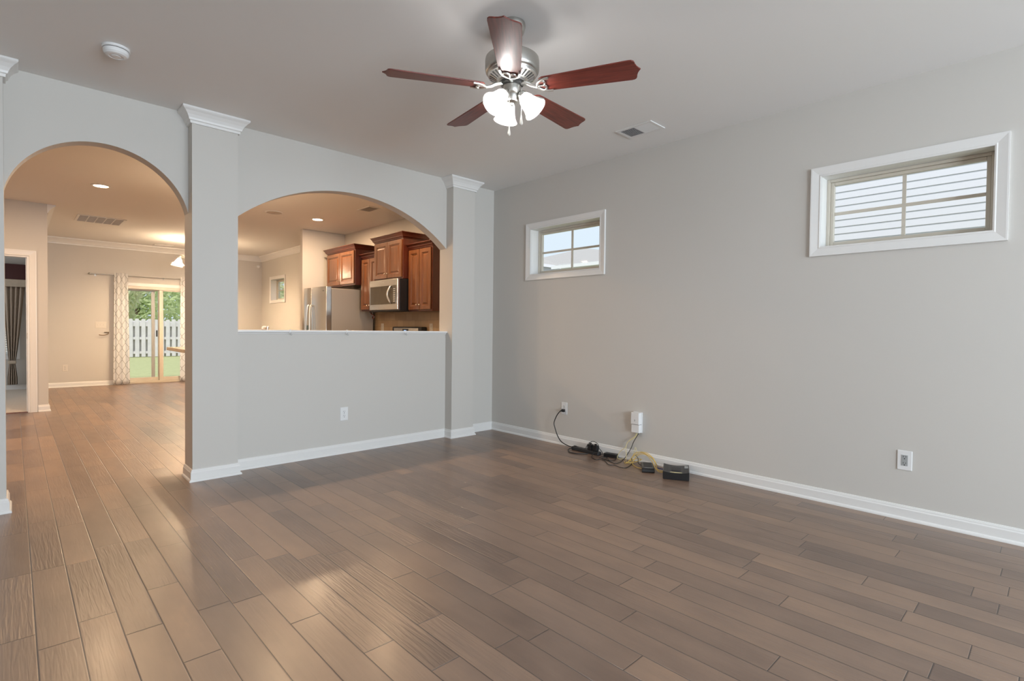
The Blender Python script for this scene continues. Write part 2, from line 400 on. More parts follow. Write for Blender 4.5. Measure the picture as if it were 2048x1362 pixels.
# ------------------------------------------------------------------ dimensions
H = 2.745                 # ceiling
XR, XK = 4.015, 4.12      # right wall of the living room / of the kitchen
YP, YB = 4.545, 4.66      # arched partition, front and back
YC = 4.43                 # column fronts
YF = 12.65                # far wall
XL, YR = -2.6, -4.5       # left and rear walls of the living room
XS, YD = 0.335, 9.3       # side wall end of the family room, doorway wall

# ------------------------------------------------------------------ setting: shell
structure(MB().box(-3.3, 4.4, YR - 0.15, YF, -0.12, 0).build('floor', floor_m))
structure(MB().box(-3.0, XS - 0.12, YD + 0.06, YF, -0.001, 0.012).build('floor_bedroom', carpet_m))
structure(MB().box(-3.9, 4.5, YR - 0.9, YF + 0.5, H, H + 0.2).build('ceiling', ceil_m))  # slab overhangs the rear wall as an added eave to block sun

# arched partition with its three columns
m = MB()
m.box(XL, -0.36, YP, YB, 0, H)
for x0, x1 in ((-0.36, -0.037), (0.957, 1.268), (3.345, 3.64)):
    m.box(x0, x1, YC, YB, 0, H)
m.box(3.64, XR + 0.1, YP, YB, 0, H)
m.box(1.268, 3.345, YP, YB, 0, 1.112)
def arch_header(m, x0, x1, spring, rise):
    hw = (x1 - x0) / 2; cx = (x0 + x1) / 2; rr = (hw * hw + rise * rise) / (2 * rise); cz = spring + rise - rr
    n = 40; a0 = math.asin(hw / rr); xs = [cx + rr * math.sin(-a0 + 2 * a0 * i / n) for i in range(n + 1)]
    zs = [cz + math.sqrt(max(0, rr * rr - (x - cx) ** 2)) for x in xs]
    for i in range(n):
        a, b = xs[i], xs[i + 1]
        m.add([(a, YP, zs[i]), (b, YP, zs[i + 1]), (b, YP, H), (a, YP, H), (a, YB, zs[i]), (b, YB, zs[i + 1]), (b, YB, H), (a, YB, H)],
              [(0, 1, 2, 3), (7, 6, 5, 4), (0, 4, 5, 1)])
arch_header(m, -0.037, 0.957, 2.0, 0.395)
arch_header(m, 1.268, 3.345, 2.005, 0.392)
structure(m.build('wall_arched', wall_m))

def wall_with_holes(m, fixed, thick, a0, a1, z0, z1, holes, axis):
    # holes: (b0,b1,hz0,hz1) along the wall; axis 'y' -> wall runs along y at x=fixed
    def bx(b0, b1, c0, c1):
        if axis == 'y': m.box(fixed, fixed + thick, b0, b1, c0, c1)
        else: m.box(b0, b1, fixed, fixed + thick, c0, c1)
    p = a0
    for b0, b1, h0, h1 in sorted(holes):
        bx(p, b0, z0, z1)
        if h0 > z0: bx(b0, b1, z0, h0)
        if h1 < z1: bx(b0, b1, h1, z1)
        p = b1
    bx(p, a1, z0, z1)
    return m
WZ0, WZ1 = 1.747, 2.222
W1 = (3.030, 3.940); W2 = (0.288, 1.160); W3 = (11.25, 12.03)
HK = 0.012
structure(wall_with_holes(MB(), XR, 0.19, YR, YB, 0, H, [(W2[0] - HK, W2[1] + HK, WZ0 - HK, WZ1 + HK), (W1[0] - HK, W1[1] + HK, WZ0 - HK, WZ1 + HK)], 'y').build('wall_right', wall_m))
structure(wall_with_holes(MB(), XK, 0.19, YB, YF + 0.15, 0, H, [(W3[0] - HK, W3[1] + HK, 1.735 - HK, 2.185 + HK)], 'y').build('wall_kitchen', wall_m))
structure(wall_with_holes(MB(), YF, 0.16, -3.1, XK, 0, H, [(-0.75, 0.02, 0.60, 1.95), (1.42, 2.94, 0.0, 1.93)], 'x').build('wall_far', wall_m))
structure(wall_with_holes(MB(), YR - 0.15, 0.15, XL - 0.15, XR + 0.15, 0, H, [(-0.4, 1.5, 0.4, 2.3), (1.8, 3.7, 0.4, 2.3)], 'x').build('wall_rear', wall_m))
structure(MB().box(XL - 0.15, XL, YR, YB, 0, H).build('wall_left', wall_m))
structure(MB().box(XS - 0.12, XS, YD, YF, 0, H).build('wall_side', wall_m))
structure(wall_with_holes(MB(), YD, 0.12, -3.3, XS - 0.12, 0, H, [(-0.645, 0.152, 0, 2.04)], 'x').build('wall_doorway', wall_m))
structure(wall_with_holes(MB(), -3.3, 0.2, YB, YF, 0, H, [(10.2, 12.0, 0.6, 2.1)], 'y').build('wall_hall', wall_m))  # opening cut for the added bedroom window lamp
structure(MB().box(3.395, XK, 8.5, 8.6, 0, H).build('wall_pantry', wall_m, bevel=0.008))

# ------------------------------------------------------------------ setting: trim
BASE = [(0, 0), (0.024, 0), (0.024, 0.006), (0.021, 0.014), (0.014, 0.02), (0.014, 0.066), (0.010, 0.074), (0.010, 0.078), (0.006, 0.088), (0, 0.09)]
def base(name, path): return structure(MB().sweep(BASE, path, XYZ).build(name, trim_m))
base('baseboard_partition', [(XR, YP), (3.64, YP), (3.64, YC), (3.345, YC), (3.345, YP), (1.268, YP), (1.268, YC), (0.957, YC), (0.957, YB)])
base('baseboard_right', [(XR, YR), (XR, YP - 0.015)])
base('baseboard_left', [(-0.037, YB), (-0.037, YC), (-0.36, YC), (-0.36, YP), (XL, YP)])
base('baseboard_far', [(1.40, YF), (XS, YF), (XS, YD), (0.232, YD)])
base('baseboard_bedroom', [(XS - 0.12, YF - 0.02), (-3.0, YF - 0.02)])
CAP = [(0, H - 0.105), (0.012, H - 0.105), (0.014, H - 0.088), (0.022, H - 0.083), (0.026, H - 0.07), (0.036, H - 0.05), (0.052, H - 0.03), (0.064, H - 0.02), (0.070, H - 0.013), (0.070, H - 0.001), (0, H - 0.001)]
def cap(name, path): return structure(MB().sweep(CAP, path, XYZ).build(name, trim_m))
cap('trim_1', [(1.268, YP), (1.268, YC), (0.957, YC), (0.957, YP)])
cap('trim_2', [(3.64, YP), (3.64, YC), (3.345, YC), (3.345, YP)])
cap('trim_3', [(-0.037, YP), (-0.037, YC), (-0.36, YC), (-0.36, YP)])
CROWN = [(0, H - 0.115), (0.010, H - 0.115), (0.012, H - 0.098), (0.022, H - 0.088), (0.030, H - 0.070), (0.048, H - 0.046), (0.070, H - 0.026), (0.082, H - 0.018), (0.085, H - 0.001), (0, H - 0.001)]
structure(MB().sweep(CROWN, [(XK, 8.6), (XK, YF), (XS, YF), (XS, YD)], XYZ).build('trim_4', trim_m))
# ledge of the half wall: board with a small bed moulding beneath
m = MB().box(1.250, 3.362, YP - 0.030, YB + 0.025, 1.112, 1.130)
m.sweep([(0, 1.096), (0.008, 1.096), (0.011, 1.104), (0.018, 1.112), (0, 1.112)], [(3.345, YP), (1.268, YP)], XYZ)
structure(m.build('trim_5', trim_m, bevel=0.003))

# ------------------------------------------------------------------ windows (setting)
def casing_prof(t=0.018, w=0.064):
    return [(0, 0), (0, t * 0.6), (0.008, t * 0.75), (0.014, t * 0.62), (w - 0.018, t * 0.9), (w - 0.008, t), (w, t), (w, 0)]
def transom(name, X, y0, y1, z0, z1):
    t = thing(name, (X, (y0 + y1) / 2, z0), kind='structure')
    # sweep runs so that 'left' points outwards from the opening
    fn = lambda a, b, h: (X - h, a, b)
    MB().sweep(casing_prof(), [(y0, z0), (y0, z1), (y1, z1), (y1, z0)], fn, closed=True).build('casing', trim_m, t)
    y0 -= HK; y1 += HK; z0 -= HK; z1 += HK
    m = MB(); d0, d1 = X - 0.002, X + 0.17; k = HK
    m.box(d0, d1, y0, y0 + k, z0, z1); m.box(d0, d1, y1 - k, y1, z0, z1); m.box(d0, d1, y0 + k, y1 - k, z0, z0 + k); m.box(d0, d1, y0 + k, y1 - k, z1 - k, z1)
    m.build('reveal', trim_m, t)
    a0, a1, b0, b1 = y0 + k, y1 - k, z0 + k, z1 - k; fx = X + 0.112
    m = MB(); q = 0.020
    for (e0, e1, g0, g1) in ((a0, a0 + q, b0, b1), (a1 - q, a1, b0, b1), (a0 + q, a1 - q, b0, b0 + q), (a0 + q, a1 - q, b1 - q, b1)): m.box(fx, fx + 0.05, e0, e1, g0, g1)
    m.build('window_frame', vinyl_m, t, bevel=0.003)
    a0 += q; a1 -= q; b0 += q; b1 -= q; q = 0.022; m = MB()
    for (e0, e1, g0, g1) in ((a0, a0 + q, b0, b1), (a1 - q, a1, b0, b1), (a0 + q, a1 - q, b0, b0 + q), (a0 + q, a1 - q, b1 - q, b1)): m.box(fx + 0.012, fx + 0.045, e0, e1, g0, g1)
    m.build('sash', vinyl_m, t, bevel=0.003)
    a0 += q; a1 -= q; b0 += q; b1 -= q; ym = (a0 + a1) / 2; zm = (b0 + b1) / 2; m = MB()
    m.box(fx + 0.024, fx + 0.036, ym - 0.010, ym + 0.010, b0, b1)
    m.box(fx + 0.0245, fx + 0.0355, a0, a1, zm - 0.010, zm + 0.010)
    m.build('muntin', vinyl_m, t)
    MB().box(fx + 0.028, fx + 0.032, a0 - 0.004, a1 + 0.004, b0 - 0.004, b1 + 0.004).build('pane', glass, t)
    return t
transom('window_1', XR, *W1, WZ0, WZ1)
transom('window_2', XR, *W2, WZ0, WZ1)
transom('window_3', XK, *W3, 1.735, 2.185)

# ------------------------------------------------------------------ sliding door (setting)
t = thing('door_1', (2.18, YF, 0), kind='structure')
MB().box(1.40, 2.96, YF - 0.018, YF + 0.02, 1.93, 1.99).build('head_casing', trim_m, t, bevel=0.003)
m = MB(); fy0, fy1 = YF - 0.004, YF + 0.12
m.box(1.42, 1.47, fy0, fy1, 0.0, 1.93); m.box(2.89, 2.94, fy0, fy1, 0, 1.93); m.box(1.47, 2.89, fy0, fy1, 1.875, 1.93); m.box(1.47, 2.89, fy0, fy1, 0.0, 0.045)
m.build('door_frame', vinyl_m, t, bevel=0.003)
def door_leaf(x0, x1, y, name, stile=0.07, rail=0.065):
    m = MB(); z0, z1 = 0.046, 1.874
    m.box(x0, x0 + stile, y, y + 0.035, z0, z1); m.box(x1 - stile, x1, y, y + 0.035, z0, z1)
    m.box(x0 + stile, x1 - stile, y, y + 0.035, z0, z0 + rail); m.box(x0 + stile, x1 - stile, y, y + 0.035, z1 - 0.02, z1)
    p = m.build(name, vinyl_m, t, bevel=0.003)
    MB().box(x0 + stile - 0.004, x1 - stile + 0.004, y + 0.015, y + 0.02, z0 + rail - 0.004, z1 - 0.016).build('pane', glass, p)
    return p
lf = door_leaf(1.475, 2.206, YF + 0.055, 'sliding_panel')
hd = MB(); hd.box(2.100, 2.125, YF + 0.035, YF + 0.055, 0.93, 1.06); hd.build('latch_handle', black_p, lf, bevel=0.004)
door_leaf(2.15, 2.885, YF + 0.012, 'fixed_panel')
m = MB(); y = YF + 0.098
m.box(2.03, 2.09, y, y + 0.015, 0.047, 1.873); m.box(1.475, 1.53, y, y + 0.015, 0.047, 1.873); m.box(1.53, 2.03, y, y + 0.015, 0.047, 0.09); m.box(1.53, 2.03, y, y + 0.015, 1.84, 1.873)
m.build('screen_frame', grey_p, t)

# ------------------------------------------------------------------ bedroom doorway and window (setting)
t = thing('door_2', (-0.25, YD, 0), kind='structure')
fn = lambda a, b, h: (a, YD - h, b)
MB().sweep(casing_prof(0.02, 0.072), [(0.152, 0), (0.152, 2.04), (-0.645, 2.04), (-0.645, 0)][::-1], fn).build('casing', trim_m, t)
m = MB(); m.box(0.134, 0.153, YD - 0.002, YD + 0.122, 0, 2.04); m.box(-0.646, -0.627, YD - 0.002, YD + 0.122, 0, 2.04); m.box(-0.627, 0.134, YD - 0.002, YD + 0.122, 2.022, 2.04)
m.box(0.122, 0.134, YD + 0.045, YD + 0.075, 0, 2.022)
m.build('jamb', trim_m, t, bevel=0.002)
MB().box(0.131, 0.1335, YD + 0.010, YD + 0.038, 0.965, 1.04).build('strike_plate', bronze, t)
MB().box(-0.62, 0.13, YD - 0.005, YD + 0.06, 0.0, 0.008).build('threshold', threshold_m, t)
t = thing('window_4', (-0.36, YF, 0.6), kind='structure')
fn = lambda a, b, h: (a, YF - h, b)
MB().sweep(casing_prof(0.018, 0.06), [(-0.75, 0.6), (0.02, 0.6), (0.02, 1.95), (-0.75, 1.95)][::-1], fn, closed=True).build('casing', trim_m, t)
m = MB()
for e in ((-0.75, -0.71, 0.6, 1.95), (-0.02, 0.02, 0.6, 1.95), (-0.71, -0.02, 0.6, 0.64), (-0.71, -0.02, 1.91, 1.95), (-0.71, -0.02, 1.26, 1.30)): m.box(e[0], e[1], YF + 0.07, YF + 0.11, e[2], e[3])
m.build('sash', trim_m, t)
MB().box(-0.71, -0.02, YF + 0.09, YF + 0.094, 0.64, 1.91).build('pane', glass, t)

# ------------------------------------------------------------------ ceiling fan
FX, FY, FZ = 1.892, 2.010, 2.412
fan = thing('ceiling_fan', (FX, FY, H), 'five-blade ceiling fan with cherry blades, nickel motor and three lit bell shades', 'ceiling fan')
def at(*p): return Vector((FX, FY, 0)) + Vector(p)
cF = (FX, FY, 0)
MB().lathe([(0.0, H), (0.066, H), (0.068, H - 0.015), (0.060, H - 0.045), (0.036, H - 0.062), (0.016, H - 0.066), (0, H - 0.066)], cF, 40).build('ceiling_canopy', nickel, fan, smooth=True)
MB().lathe([(0.0, H - 0.06), (0.013, H - 0.06), (0.013, 2.58), (0.0, 2.58)], cF, 20).build('downrod', nickel, fan, smooth=True)
MB().lathe([(0.0, 2.615), (0.022, 2.613), (0.026, 2.585), (0.05, 2.578), (0.125, 2.572), (0.139, 2.562), (0.141, 2.55), (0.141, 2.505), (0.138, 2.494), (0.133, 2.488), (0.129, 2.486), (0.126, 2.480), (0.074, 2.453), (0.068, 2.44), (0, 2.44)], cF, 64).build('motor_housing', nickel, fan, smooth=30)
m = MB()
for i in range(30):     # raised ribs of the vented lower cone
    a = 2 * PI * (i + 0.5) / 30
    M = Matrix.Translation(cF) @ Matrix.Rotation(a, 4, 'Z')
    r0, z0, r1, z1 = 0.080, 2.4555, 0.120, 2.4765; hw = 0.0042; n = Vector((0.0205, 0, -0.035)).normalized() * 0.0045
    vs = [Vector((r0, -hw, z0)), Vector((r0, hw, z0)), Vector((r1, hw * 1.5, z1)), Vector((r1, -hw * 1.5, z1))]
    m.frustum([M @ v for v in vs], [M @ (v + n) for v in vs])
m.lathe([(0.117, 2.470), (0.124, 2.472), (0.127, 2.478), (0.117, 2.480)], cF, 64, caps=False); m.lathe([(0.072, 2.449), (0.082, 2.452), (0.082, 2.458), (0.072, 2.455)], cF, 64, caps=False)
m.build('vent_ribs', white_met, fan)
MB().lathe([(0.074, 2.456), (0.122, 2.480), (0.122, 2.4755), (0.074, 2.4510)], cF, 64, caps=False).build('vent_band', dark_slot, fan, smooth=True)
MB().lathe([(0, 2.445), (0.058, 2.445), (0.060, 2.430), (0.050, 2.424), (0, 2.424)], cF, 40).build('flywheel', dark_slot, fan, smooth=30)
MB().lathe([(0, 2.43), (0.046, 2.43), (0.048, 2.425), (0.048, 2.388), (0.044, 2.380), (0.038, 2.376), (0.038, 2.362), (0.031, 2.342), (0.012, 2.334), (0.010, 2.324), (0, 2.322)], cF, 40).build('switch_housing', nickel, fan, smooth=30)
def blade_outline():
    top = [(0.150, 0.030), (0.160, 0.047), (0.175, 0.056), (0.30, 0.061), (0.48, 0.068), (0.608, 0.073), (0.622, 0.071), (0.631, 0.064), (0.635, 0.053), (0.637, 0.040), (0.642, 0.024), (0.650, 0.010), (0.658, 0.0)]
    return top + [(a, -b) for a, b in reversed(top[:-1])]
PHI0 = -1.1236
PITCH = math.radians(11)
TILT = Matrix.Rotation(math.radians(1.2), 4, R)
proto = []
for k in range(5):
    a = PHI0 + k * 2 * PI / 5
    M = Matrix.Translation((FX, FY, FZ)) @ TILT @ Matrix.Rotation(a, 4, 'Z') @ Matrix.Rotation(-PITCH, 4, 'X')
    b = MB().prism(blade_outline(), lambda p, q, d: Vector((p, q, d)), -0.003, 0.003).build('blade', cherry, fan, local=True, bevel=0.0015)
    b.matrix_local = MW[fan.name].inverted() @ M; MW[b.name] = M.copy()
    ir = MB()
    arm = [Vector((0.052, 0, 0.020)), Vector((0.085, 0, 0.014)), Vector((0.115, 0, -0.002)), Vector((0.140, 0, -0.009))]
    Mz = Matrix.Translation((FX, FY, FZ)) @ TILT @ Matrix.Rotation(a, 4, 'Z')
    ir.tube([Mz @ p for p in smooth_path(arm, 4)], [0.0105] * 4 + [0.0085] * 4 + [0.0075] * 5, 8)
    z = -0.0075
    outer = [(0.212, 0.050), (0.185, 0.047), (0.160, 0.036), (0.145, 0.018), (0.140, 0.0), (0.145, -0.018), (0.160, -0.036), (0.185, -0.047), (0.212, -0.050)]
    ir.tube([M @ p for p in smooth_path([Vector((x, y, z)) for x, y in outer], 4)], 0.0068, 8)
    inner = [(0.166, 0.040), (0.180, 0.030), (0.184, 0.015), (0.176, 0.0), (0.184, -0.015), (0.180, -0.030), (0.166, -0.040)]
    ir.tube([M @ p for p in smooth_path([Vector((x, y, z)) for x, y in inner], 4)], 0.0054, 8)
    ir.tube([M @ Vector((0.140, 0, z)), M @ Vector((0.178, 0, z))], 0.0046, 8)
    ir.build('blade_bracket', white_met, b, smooth=True)
for th in (-58, 62, -178):
    a = math.radians(th); tilt = math.radians(42)
    ax = Vector((math.cos(a) * math.sin(tilt), math.sin(a) * math.sin(tilt), -math.cos(tilt)))
    neck = at(math.cos(a) * 0.054, math.sin(a) * 0.054, 2.372)
    Q = Matrix.Translation(neck) @ ax.to_track_quat('Z', 'Y').to_matrix().to_4x4()
    fit = MB().tube([at(math.cos(a) * 0.02, math.sin(a) * 0.02, 2.382), at(math.cos(a) * 0.042, math.sin(a) * 0.042, 2.384), neck - ax * 0.006], 0.011, 10)
    fit.lathe([(0, -0.012), (0.020, -0.012), (0.027, 0.0), (0.027, 0.014), (0, 0.014)], M=Q, n=24)
    arm = fit.build('lamp_fitter', nickel, fan, smooth=30)
    prof = [(0.024, 0.004), (0.032, 0.012), (0.040, 0.030), (0.045, 0.055), (0.051, 0.080), (0.060, 0.103), (0.071, 0.120), (0.074, 0.124)]; prof = [(r * 0.88, z * 0.88) for r, z in prof]
    inn = [(r - 0.0025, z - 0.0005) for r, z in reversed(prof)]
    MB().lathe(prof + inn, M=Q, n=40, caps=False).build('lamp_shade', shade_w, arm, smooth=True)
    MB().lathe([(0.0, 0.016), (0.012, 0.018), (0.013, 0.032), (0.020, 0.046), (0.025, 0.062), (0.022, 0.076), (0.012, 0.085), (0, 0.088)], M=Q, n=16).build('bulb', bulb_m, arm, smooth=True)
for dx, dy, zb in ((-0.012, -0.040, 2.150), (0.050, 0.0, 2.205)):
    p = Vector((FX, FY, 0)) + R * dx - F * 0.046; p.z = 0
    ch = MB().tube([Vector((p.x, p.y, 2.40)), Vector((p.x, p.y, zb + 0.05))], 0.0013, 6).build('pull_chain', white_met, fan)
    MB().lathe([(0, zb + 0.052), (0.003, zb + 0.050), (0.0045, zb + 0.035), (0.0078, zb + 0.016), (0.0078, zb + 0.006), (0.004, zb + 0.001), (0, zb)], (p.x, p.y, 0), 14).build('chain_fob', ivory_p, ch, smooth=True)

# ------------------------------------------------------------------ ceiling fittings
def vent_frame(m, x0, x1, y0, y1, w, z0=None):
    z0 = z0 or H - 0.008
    m.box(x0, x1, y0, y0 + w, z0, H - 0.0005); m.box(x0, x1, y1 - w, y1, z0, H - 0.0005); m.box(x0, x0 + w, y0 + w, y1 - w, z0, H - 0.0005); m.box(x1 - w, x1, y0 + w, y1 - w, z0, H - 0.0005)
t = thing('ceiling_vent', (3.59, 2.335, H), 'white two-way louvered register in living room ceiling near right wall', 'vent')
x0, x1, y0, y1 = 3.485, 3.695, 2.175, 2.495; m = MB(); vent_frame(m, x0, x1, y0, y1, 0.026); m.box(x0 + 0.026, x1 - 0.026, 2.328, 2.342, H - 0.007, H - 0.0005); m.build('vent_frame', trim_m, t, bevel=0.002)
MB().box(x0 + 0.02, x1 - 0.02, y0 + 0.02, y1 - 0.02, H - 0.0022, H - 0.0006).build('backing', dark_slot, t)
m = MB()
for k in range(10):
    for yy, sg in ((y0 + 0.031 + k * 0.0135, -1), (2.348 + k * 0.0135, 1)):
        M = Matrix.Translation((0, yy, H - 0.0055)) @ Matrix.Rotation(sg * math.radians(28), 4, 'X')
        m.box(x0 + 0.026, x1 - 0.026, -0.0048, 0.0048, -0.0005, 0.0005, M)
m.build('slat', trim_m, t)

t = thing('return_air_grille', (0.965, 10.1, H), 'long white five-section return air grille in the family room ceiling', 'vent')
x0, x1, y0, y1 = 0.680, 1.255, 9.78, 10.41; m = MB(); vent_frame(m, x0, x1, y0, y1, 0.03)
for k in range(1, 5):
    xx = x0 + 0.03 + k * (x1 - x0 - 0.06) / 5; m.box(xx - 0.006, xx + 0.006, y0 + 0.03, y1 - 0.03, H - 0.008, H - 0.0005)
m.build('grille_frame', trim_m, t, bevel=0.002)
gr_back = mat('grille_back', (0.30, 0.24, 0.18), 0.7)
MB().box(x0 + 0.02, x1 - 0.02, y0 + 0.02, y1 - 0.02, H - 0.0022, H - 0.0006).build('backing', gr_back, t)
m = MB()
for k in range(38):
    yy = y0 + 0.036 + k * 0.015
    M = Matrix.Translation((0, yy, H - 0.0052)) @ Matrix.Rotation(math.radians(35), 4, 'X'); m.box(x0 + 0.03, x1 - 0.03, -0.0045, 0.0045, -0.0006, 0.0006, M)
m.build('slat', trim_m, t)

def small_vent(x0, x1, y0, y1, label):
    t = thing('ceiling_vent', ((x0 + x1) / 2, (y0 + y1) / 2, H), label, 'vent')
    m = MB(); vent_frame(m, x0, x1, y0, y1, 0.024); m.build('vent_frame', trim_m, t, bevel=0.002)
    MB().box(x0 + 0.02, x1 - 0.02, y0 + 0.02, y1 - 0.02, H - 0.0022, H - 0.0006).build('backing', gr_back, t)
    m = MB(); k = y0 + 0.03
    while k < y1 - 0.03:
        M = Matrix.Translation((0, k, H - 0.0052)) @ Matrix.Rotation(math.radians(35), 4, 'X'); m.box(x0 + 0.024, x1 - 0.024, -0.0045, 0.0045, -0.0006, 0.0006, M); k += 0.015
    m.build('slat', trim_m, t)
small_vent(3.36, 3.55, 6.26, 6.58, 'square-ended ceiling register above the kitchen cabinets')
small_vent(2.00, 2.32, 12.22, 12.42, 'narrow ceiling register just in front of the sliding door wall')

def recessed(x, y, lit, label):
    t = thing('recessed_light', (x, y, H), label, 'ceiling light', 'recessed ceiling cans')
    MB().lathe([(0.066, H - 0.0005), (0.092, H - 0.0005), (0.094, H - 0.004), (0.086, H - 0.009), (0.074, H - 0.009), (0.066, H - 0.004)], (x, y, 0), 40, caps=False).build('trim_ring', trim_m, t, smooth=True)
    MB().lathe([(0, H - 0.001), (0.072, H - 0.001), (0.072, H - 0.0045), (0.05, H - 0.0065), (0, H - 0.0075)], (x, y, 0), 28).build('lens', can_glow if lit else white_p, t, smooth=True)
def can_lamp(x, y, power=42):
    d = bpy.data.lights.new('can_lamp', 'AREA'); d.shape = 'DISK'; d.size = 0.13; d.energy = power; d.color = (1.0, 0.68, 0.41)
    o = bpy.data.objects.new('can_lamp', d); C.objects.link(o); o.location = (x, y, H - 0.012)
for x, y, pw in ((0.735, 7.61, 28), (3.255, 7.60, 34), (-1.2, 7.61, 50), (0.735, 5.65, 15), (2.0, 5.65, 20), (3.255, 5.65, 20)): can_lamp(x, y, pw)  # the strongest one, over the hall, is unseen added fill
recessed(0.735, 7.61, True, 'lit recessed can light beyond the doorway arch')
recessed(3.255, 7.60, True, 'lit recessed can light above the refrigerator in the kitchen')
for x, nm in ((0.735, 'nearest the doorway arch'), (2.0, 'above the middle of the kitchen counter'), (3.255, 'nearest the cabinets')):
    recessed(x, 5.65, True, 'lit recessed can light just behind the arched wall, ' + nm)
recessed(-1.2, 7.61, True, 'unseen recessed can light added over the hall for warm fill')  # hall can added out of view as extra warm fill
t = thing('ceiling_speaker', (2.63, 7.57, H), 'unlit round white speaker cover in the kitchen ceiling', 'speaker')
MB().lathe([(0.098, H - 0.0005), (0.112, H - 0.0005), (0.112, H - 0.005), (0.104, H - 0.011), (0.098, H - 0.009)], (2.63, 7.57, 0), 40, caps=False).build('trim_ring', trim_m, t, smooth=True)
MB().lathe([(0, H - 0.001), (0.099, H - 0.001), (0.099, H - 0.006), (0, H - 0.006)], (2.63, 7.57, 0), 40).build('mesh_cover', mat('speaker_mesh', (0.55, 0.5, 0.45), 0.8), t, smooth=30)

t = thing('smoke_detector', (0.437, 3.78, H), 'round white smoke detector on living room ceiling near doorway arch', 'smoke detector')
c = (0.437, 3.78, 0)
MB().lathe([(0, H - 0.0005), (0.066, H - 0.0005), (0.067, H - 0.010), (0.064, H - 0.014), (0, H - 0.014)], c, 40).build('mounting_plate', white_p, t, smooth=30)
MB().lathe([(0, H - 0.013), (0.056, H - 0.013), (0.056, H - 0.018), (0, H - 0.018)], c, 40).build('sounder_gap', dark_slot, t, smooth=30)
MB().lathe([(0, H - 0.017), (0.060, H - 0.017), (0.062, H - 0.022), (0.060, H - 0.036), (0.052, H - 0.046), (0.036, H - 0.050), (0.033, H - 0.047), (0.024, H - 0.047), (0.020, H - 0.051), (0, H - 0.052)], c, 40).build('cover', white_p, t, smooth=30)

# ------------------------------------------------------------------ outlets and switches
def outlet(name, c, ax, nrm, label, decora=False, m_plate=None, sx=0.076, sz=0.122, rot=None):
    """plate centred at c; ax = horizontal unit direction on the wall, nrm = out of the wall"""
    ax = Vector(ax); nrm = Vector(nrm); c = Vector(c); mp = m_plate or white_p
    t = thing(name, c, label, 'outlet')
    fn = lambda a, b, d: c + ax * a + Vector((0, 0, b)) + nrm * d
    def slab(m, a0, a1, b0, b1, d0, d1): m.prism([(a0, b0), (a1, b0), (a1, b1), (a0, b1)], fn, d0, d1)
    m = MB(); slab(m, -sx / 2, sx / 2, -sz / 2, sz / 2, 0.0002, 0.006); m.build('wall_plate', mp, t, bevel=0.003)
    rm = grey_p if decora else mp
    m = MB()
    if decora: slab(m, -0.0165, 0.0165, -0.0335, 0.0335, 0.005, 0.0078)
    else:
        for zc in (-0.0195, 0.0195): m.prism([(0.0165 * math.cos(q * PI / 12) , zc + max(-0.0125, min(0.0125, 0.0165 * math.sin(q * PI / 12)))) for q in range(24)], fn, 0.005, 0.0078)
    rc = m.build('receptacle', rm, t, bevel=0.0006)
    m = MB()
    for zc in ((-0.0195, 0.0195)):
        slab(m, -0.0078, -0.0050, zc - 0.0005, zc + 0.0085, 0.0072, 0.0081); slab(m, 0.0050, 0.0078, zc + 0.0005, zc + 0.0075, 0.0072, 0.0081)
        m.prism([(0.0034 * math.cos(q * PI / 6), zc - 0.0088 + 0.0034 * math.sin(q * PI / 6)) for q in range(12)], fn, 0.0072, 0.0081)
    m.build('slot', dark_slot, rc)
    for zc in ((-0.047, 0.047) if decora else (0.0,)):
        m = MB(); m.prism([(0.0028 * math.cos(q * PI / 6), zc + 0.0028 * math.sin(q * PI / 6)) for q in range(12)], fn, 0.0058, 0.0084 if not decora else 0.0068)
        m.build('screw', nickel if not decora else mp, t)
    return t
outlet('wall_outlet', (2.200, YP, 0.364), (1, 0, 0), (0, -1, 0), 'white duplex outlet on the half wall below the ledge')
outlet('wall_outlet', (XR, 3.441, 0.369), (0, -1, 0), (-1, 0, 0), 'white duplex outlet with black plug, under the small window')
outlet('wall_outlet', (XR, 0.661, 0.370), (0, -1, 0), (-1, 0, 0), 'white outlet with grey rectangular insert below the siding-view window', decora=True)
outlet('wall_outlet', (0.685, YF, 0.355), (1, 0, 0), (0, -1, 0), 'pale outlet low on the far family room wall beside curtain', m_plate=ivory_p)
for yy, lb in ((7.20, 'tan outlet plate on tile backsplash nearer the refrigerator'), (5.905, 'tan outlet plate on tile backsplash below the narrow end cabinet')):
    outlet('wall_outlet', (XK - 0.012, yy, 1.165), (0, -1, 0), (-1, 0, 0), lb, m_plate=ivory_p)
t = thing('light_switch', (1.207, YF, 1.155), 'ivory three-gang switch plate on far wall left of the curtain', 'switch')
MB().box(1.125, 1.289, YF - 0.006, YF - 0.0002, 1.096, 1.214).build('wall_plate', ivory_p, t, bevel=0.003)
for k in (-1, 0, 1):
    MB().box(1.207 + k * 0.046 - 0.005, 1.207 + k * 0.046 + 0.005, YF - 0.016, YF - 0.005, 1.150, 1.166).build('toggle', ivory_p, t, bevel=0.002)
t = thing('towel_hook', (1.25, YF, 0.995), 'bronze curved wall hook below the three-gang switch', 'hook')
MB().box(1.26, 1.335, YF - 0.02, YF - 0.0003, 1.008, 1.022).build('mount_bar', bronze, t, bevel=0.004)
MB().tube(smooth_path([(1.325, YF - 0.015, 1.015), (1.315, YF - 0.045, 0.985), (1.27, YF - 0.055, 0.965), (1.215, YF - 0.055, 0.962), (1.175, YF - 0.05, 0.968)], 5), 0.007, 8).build('hook_arm', bronze, t, smooth=True)
t = thing('wall_thermostat', (XS, 9.95, 1.53), 'slim white wall control seen edge-on at the side wall corner', 'thermostat')
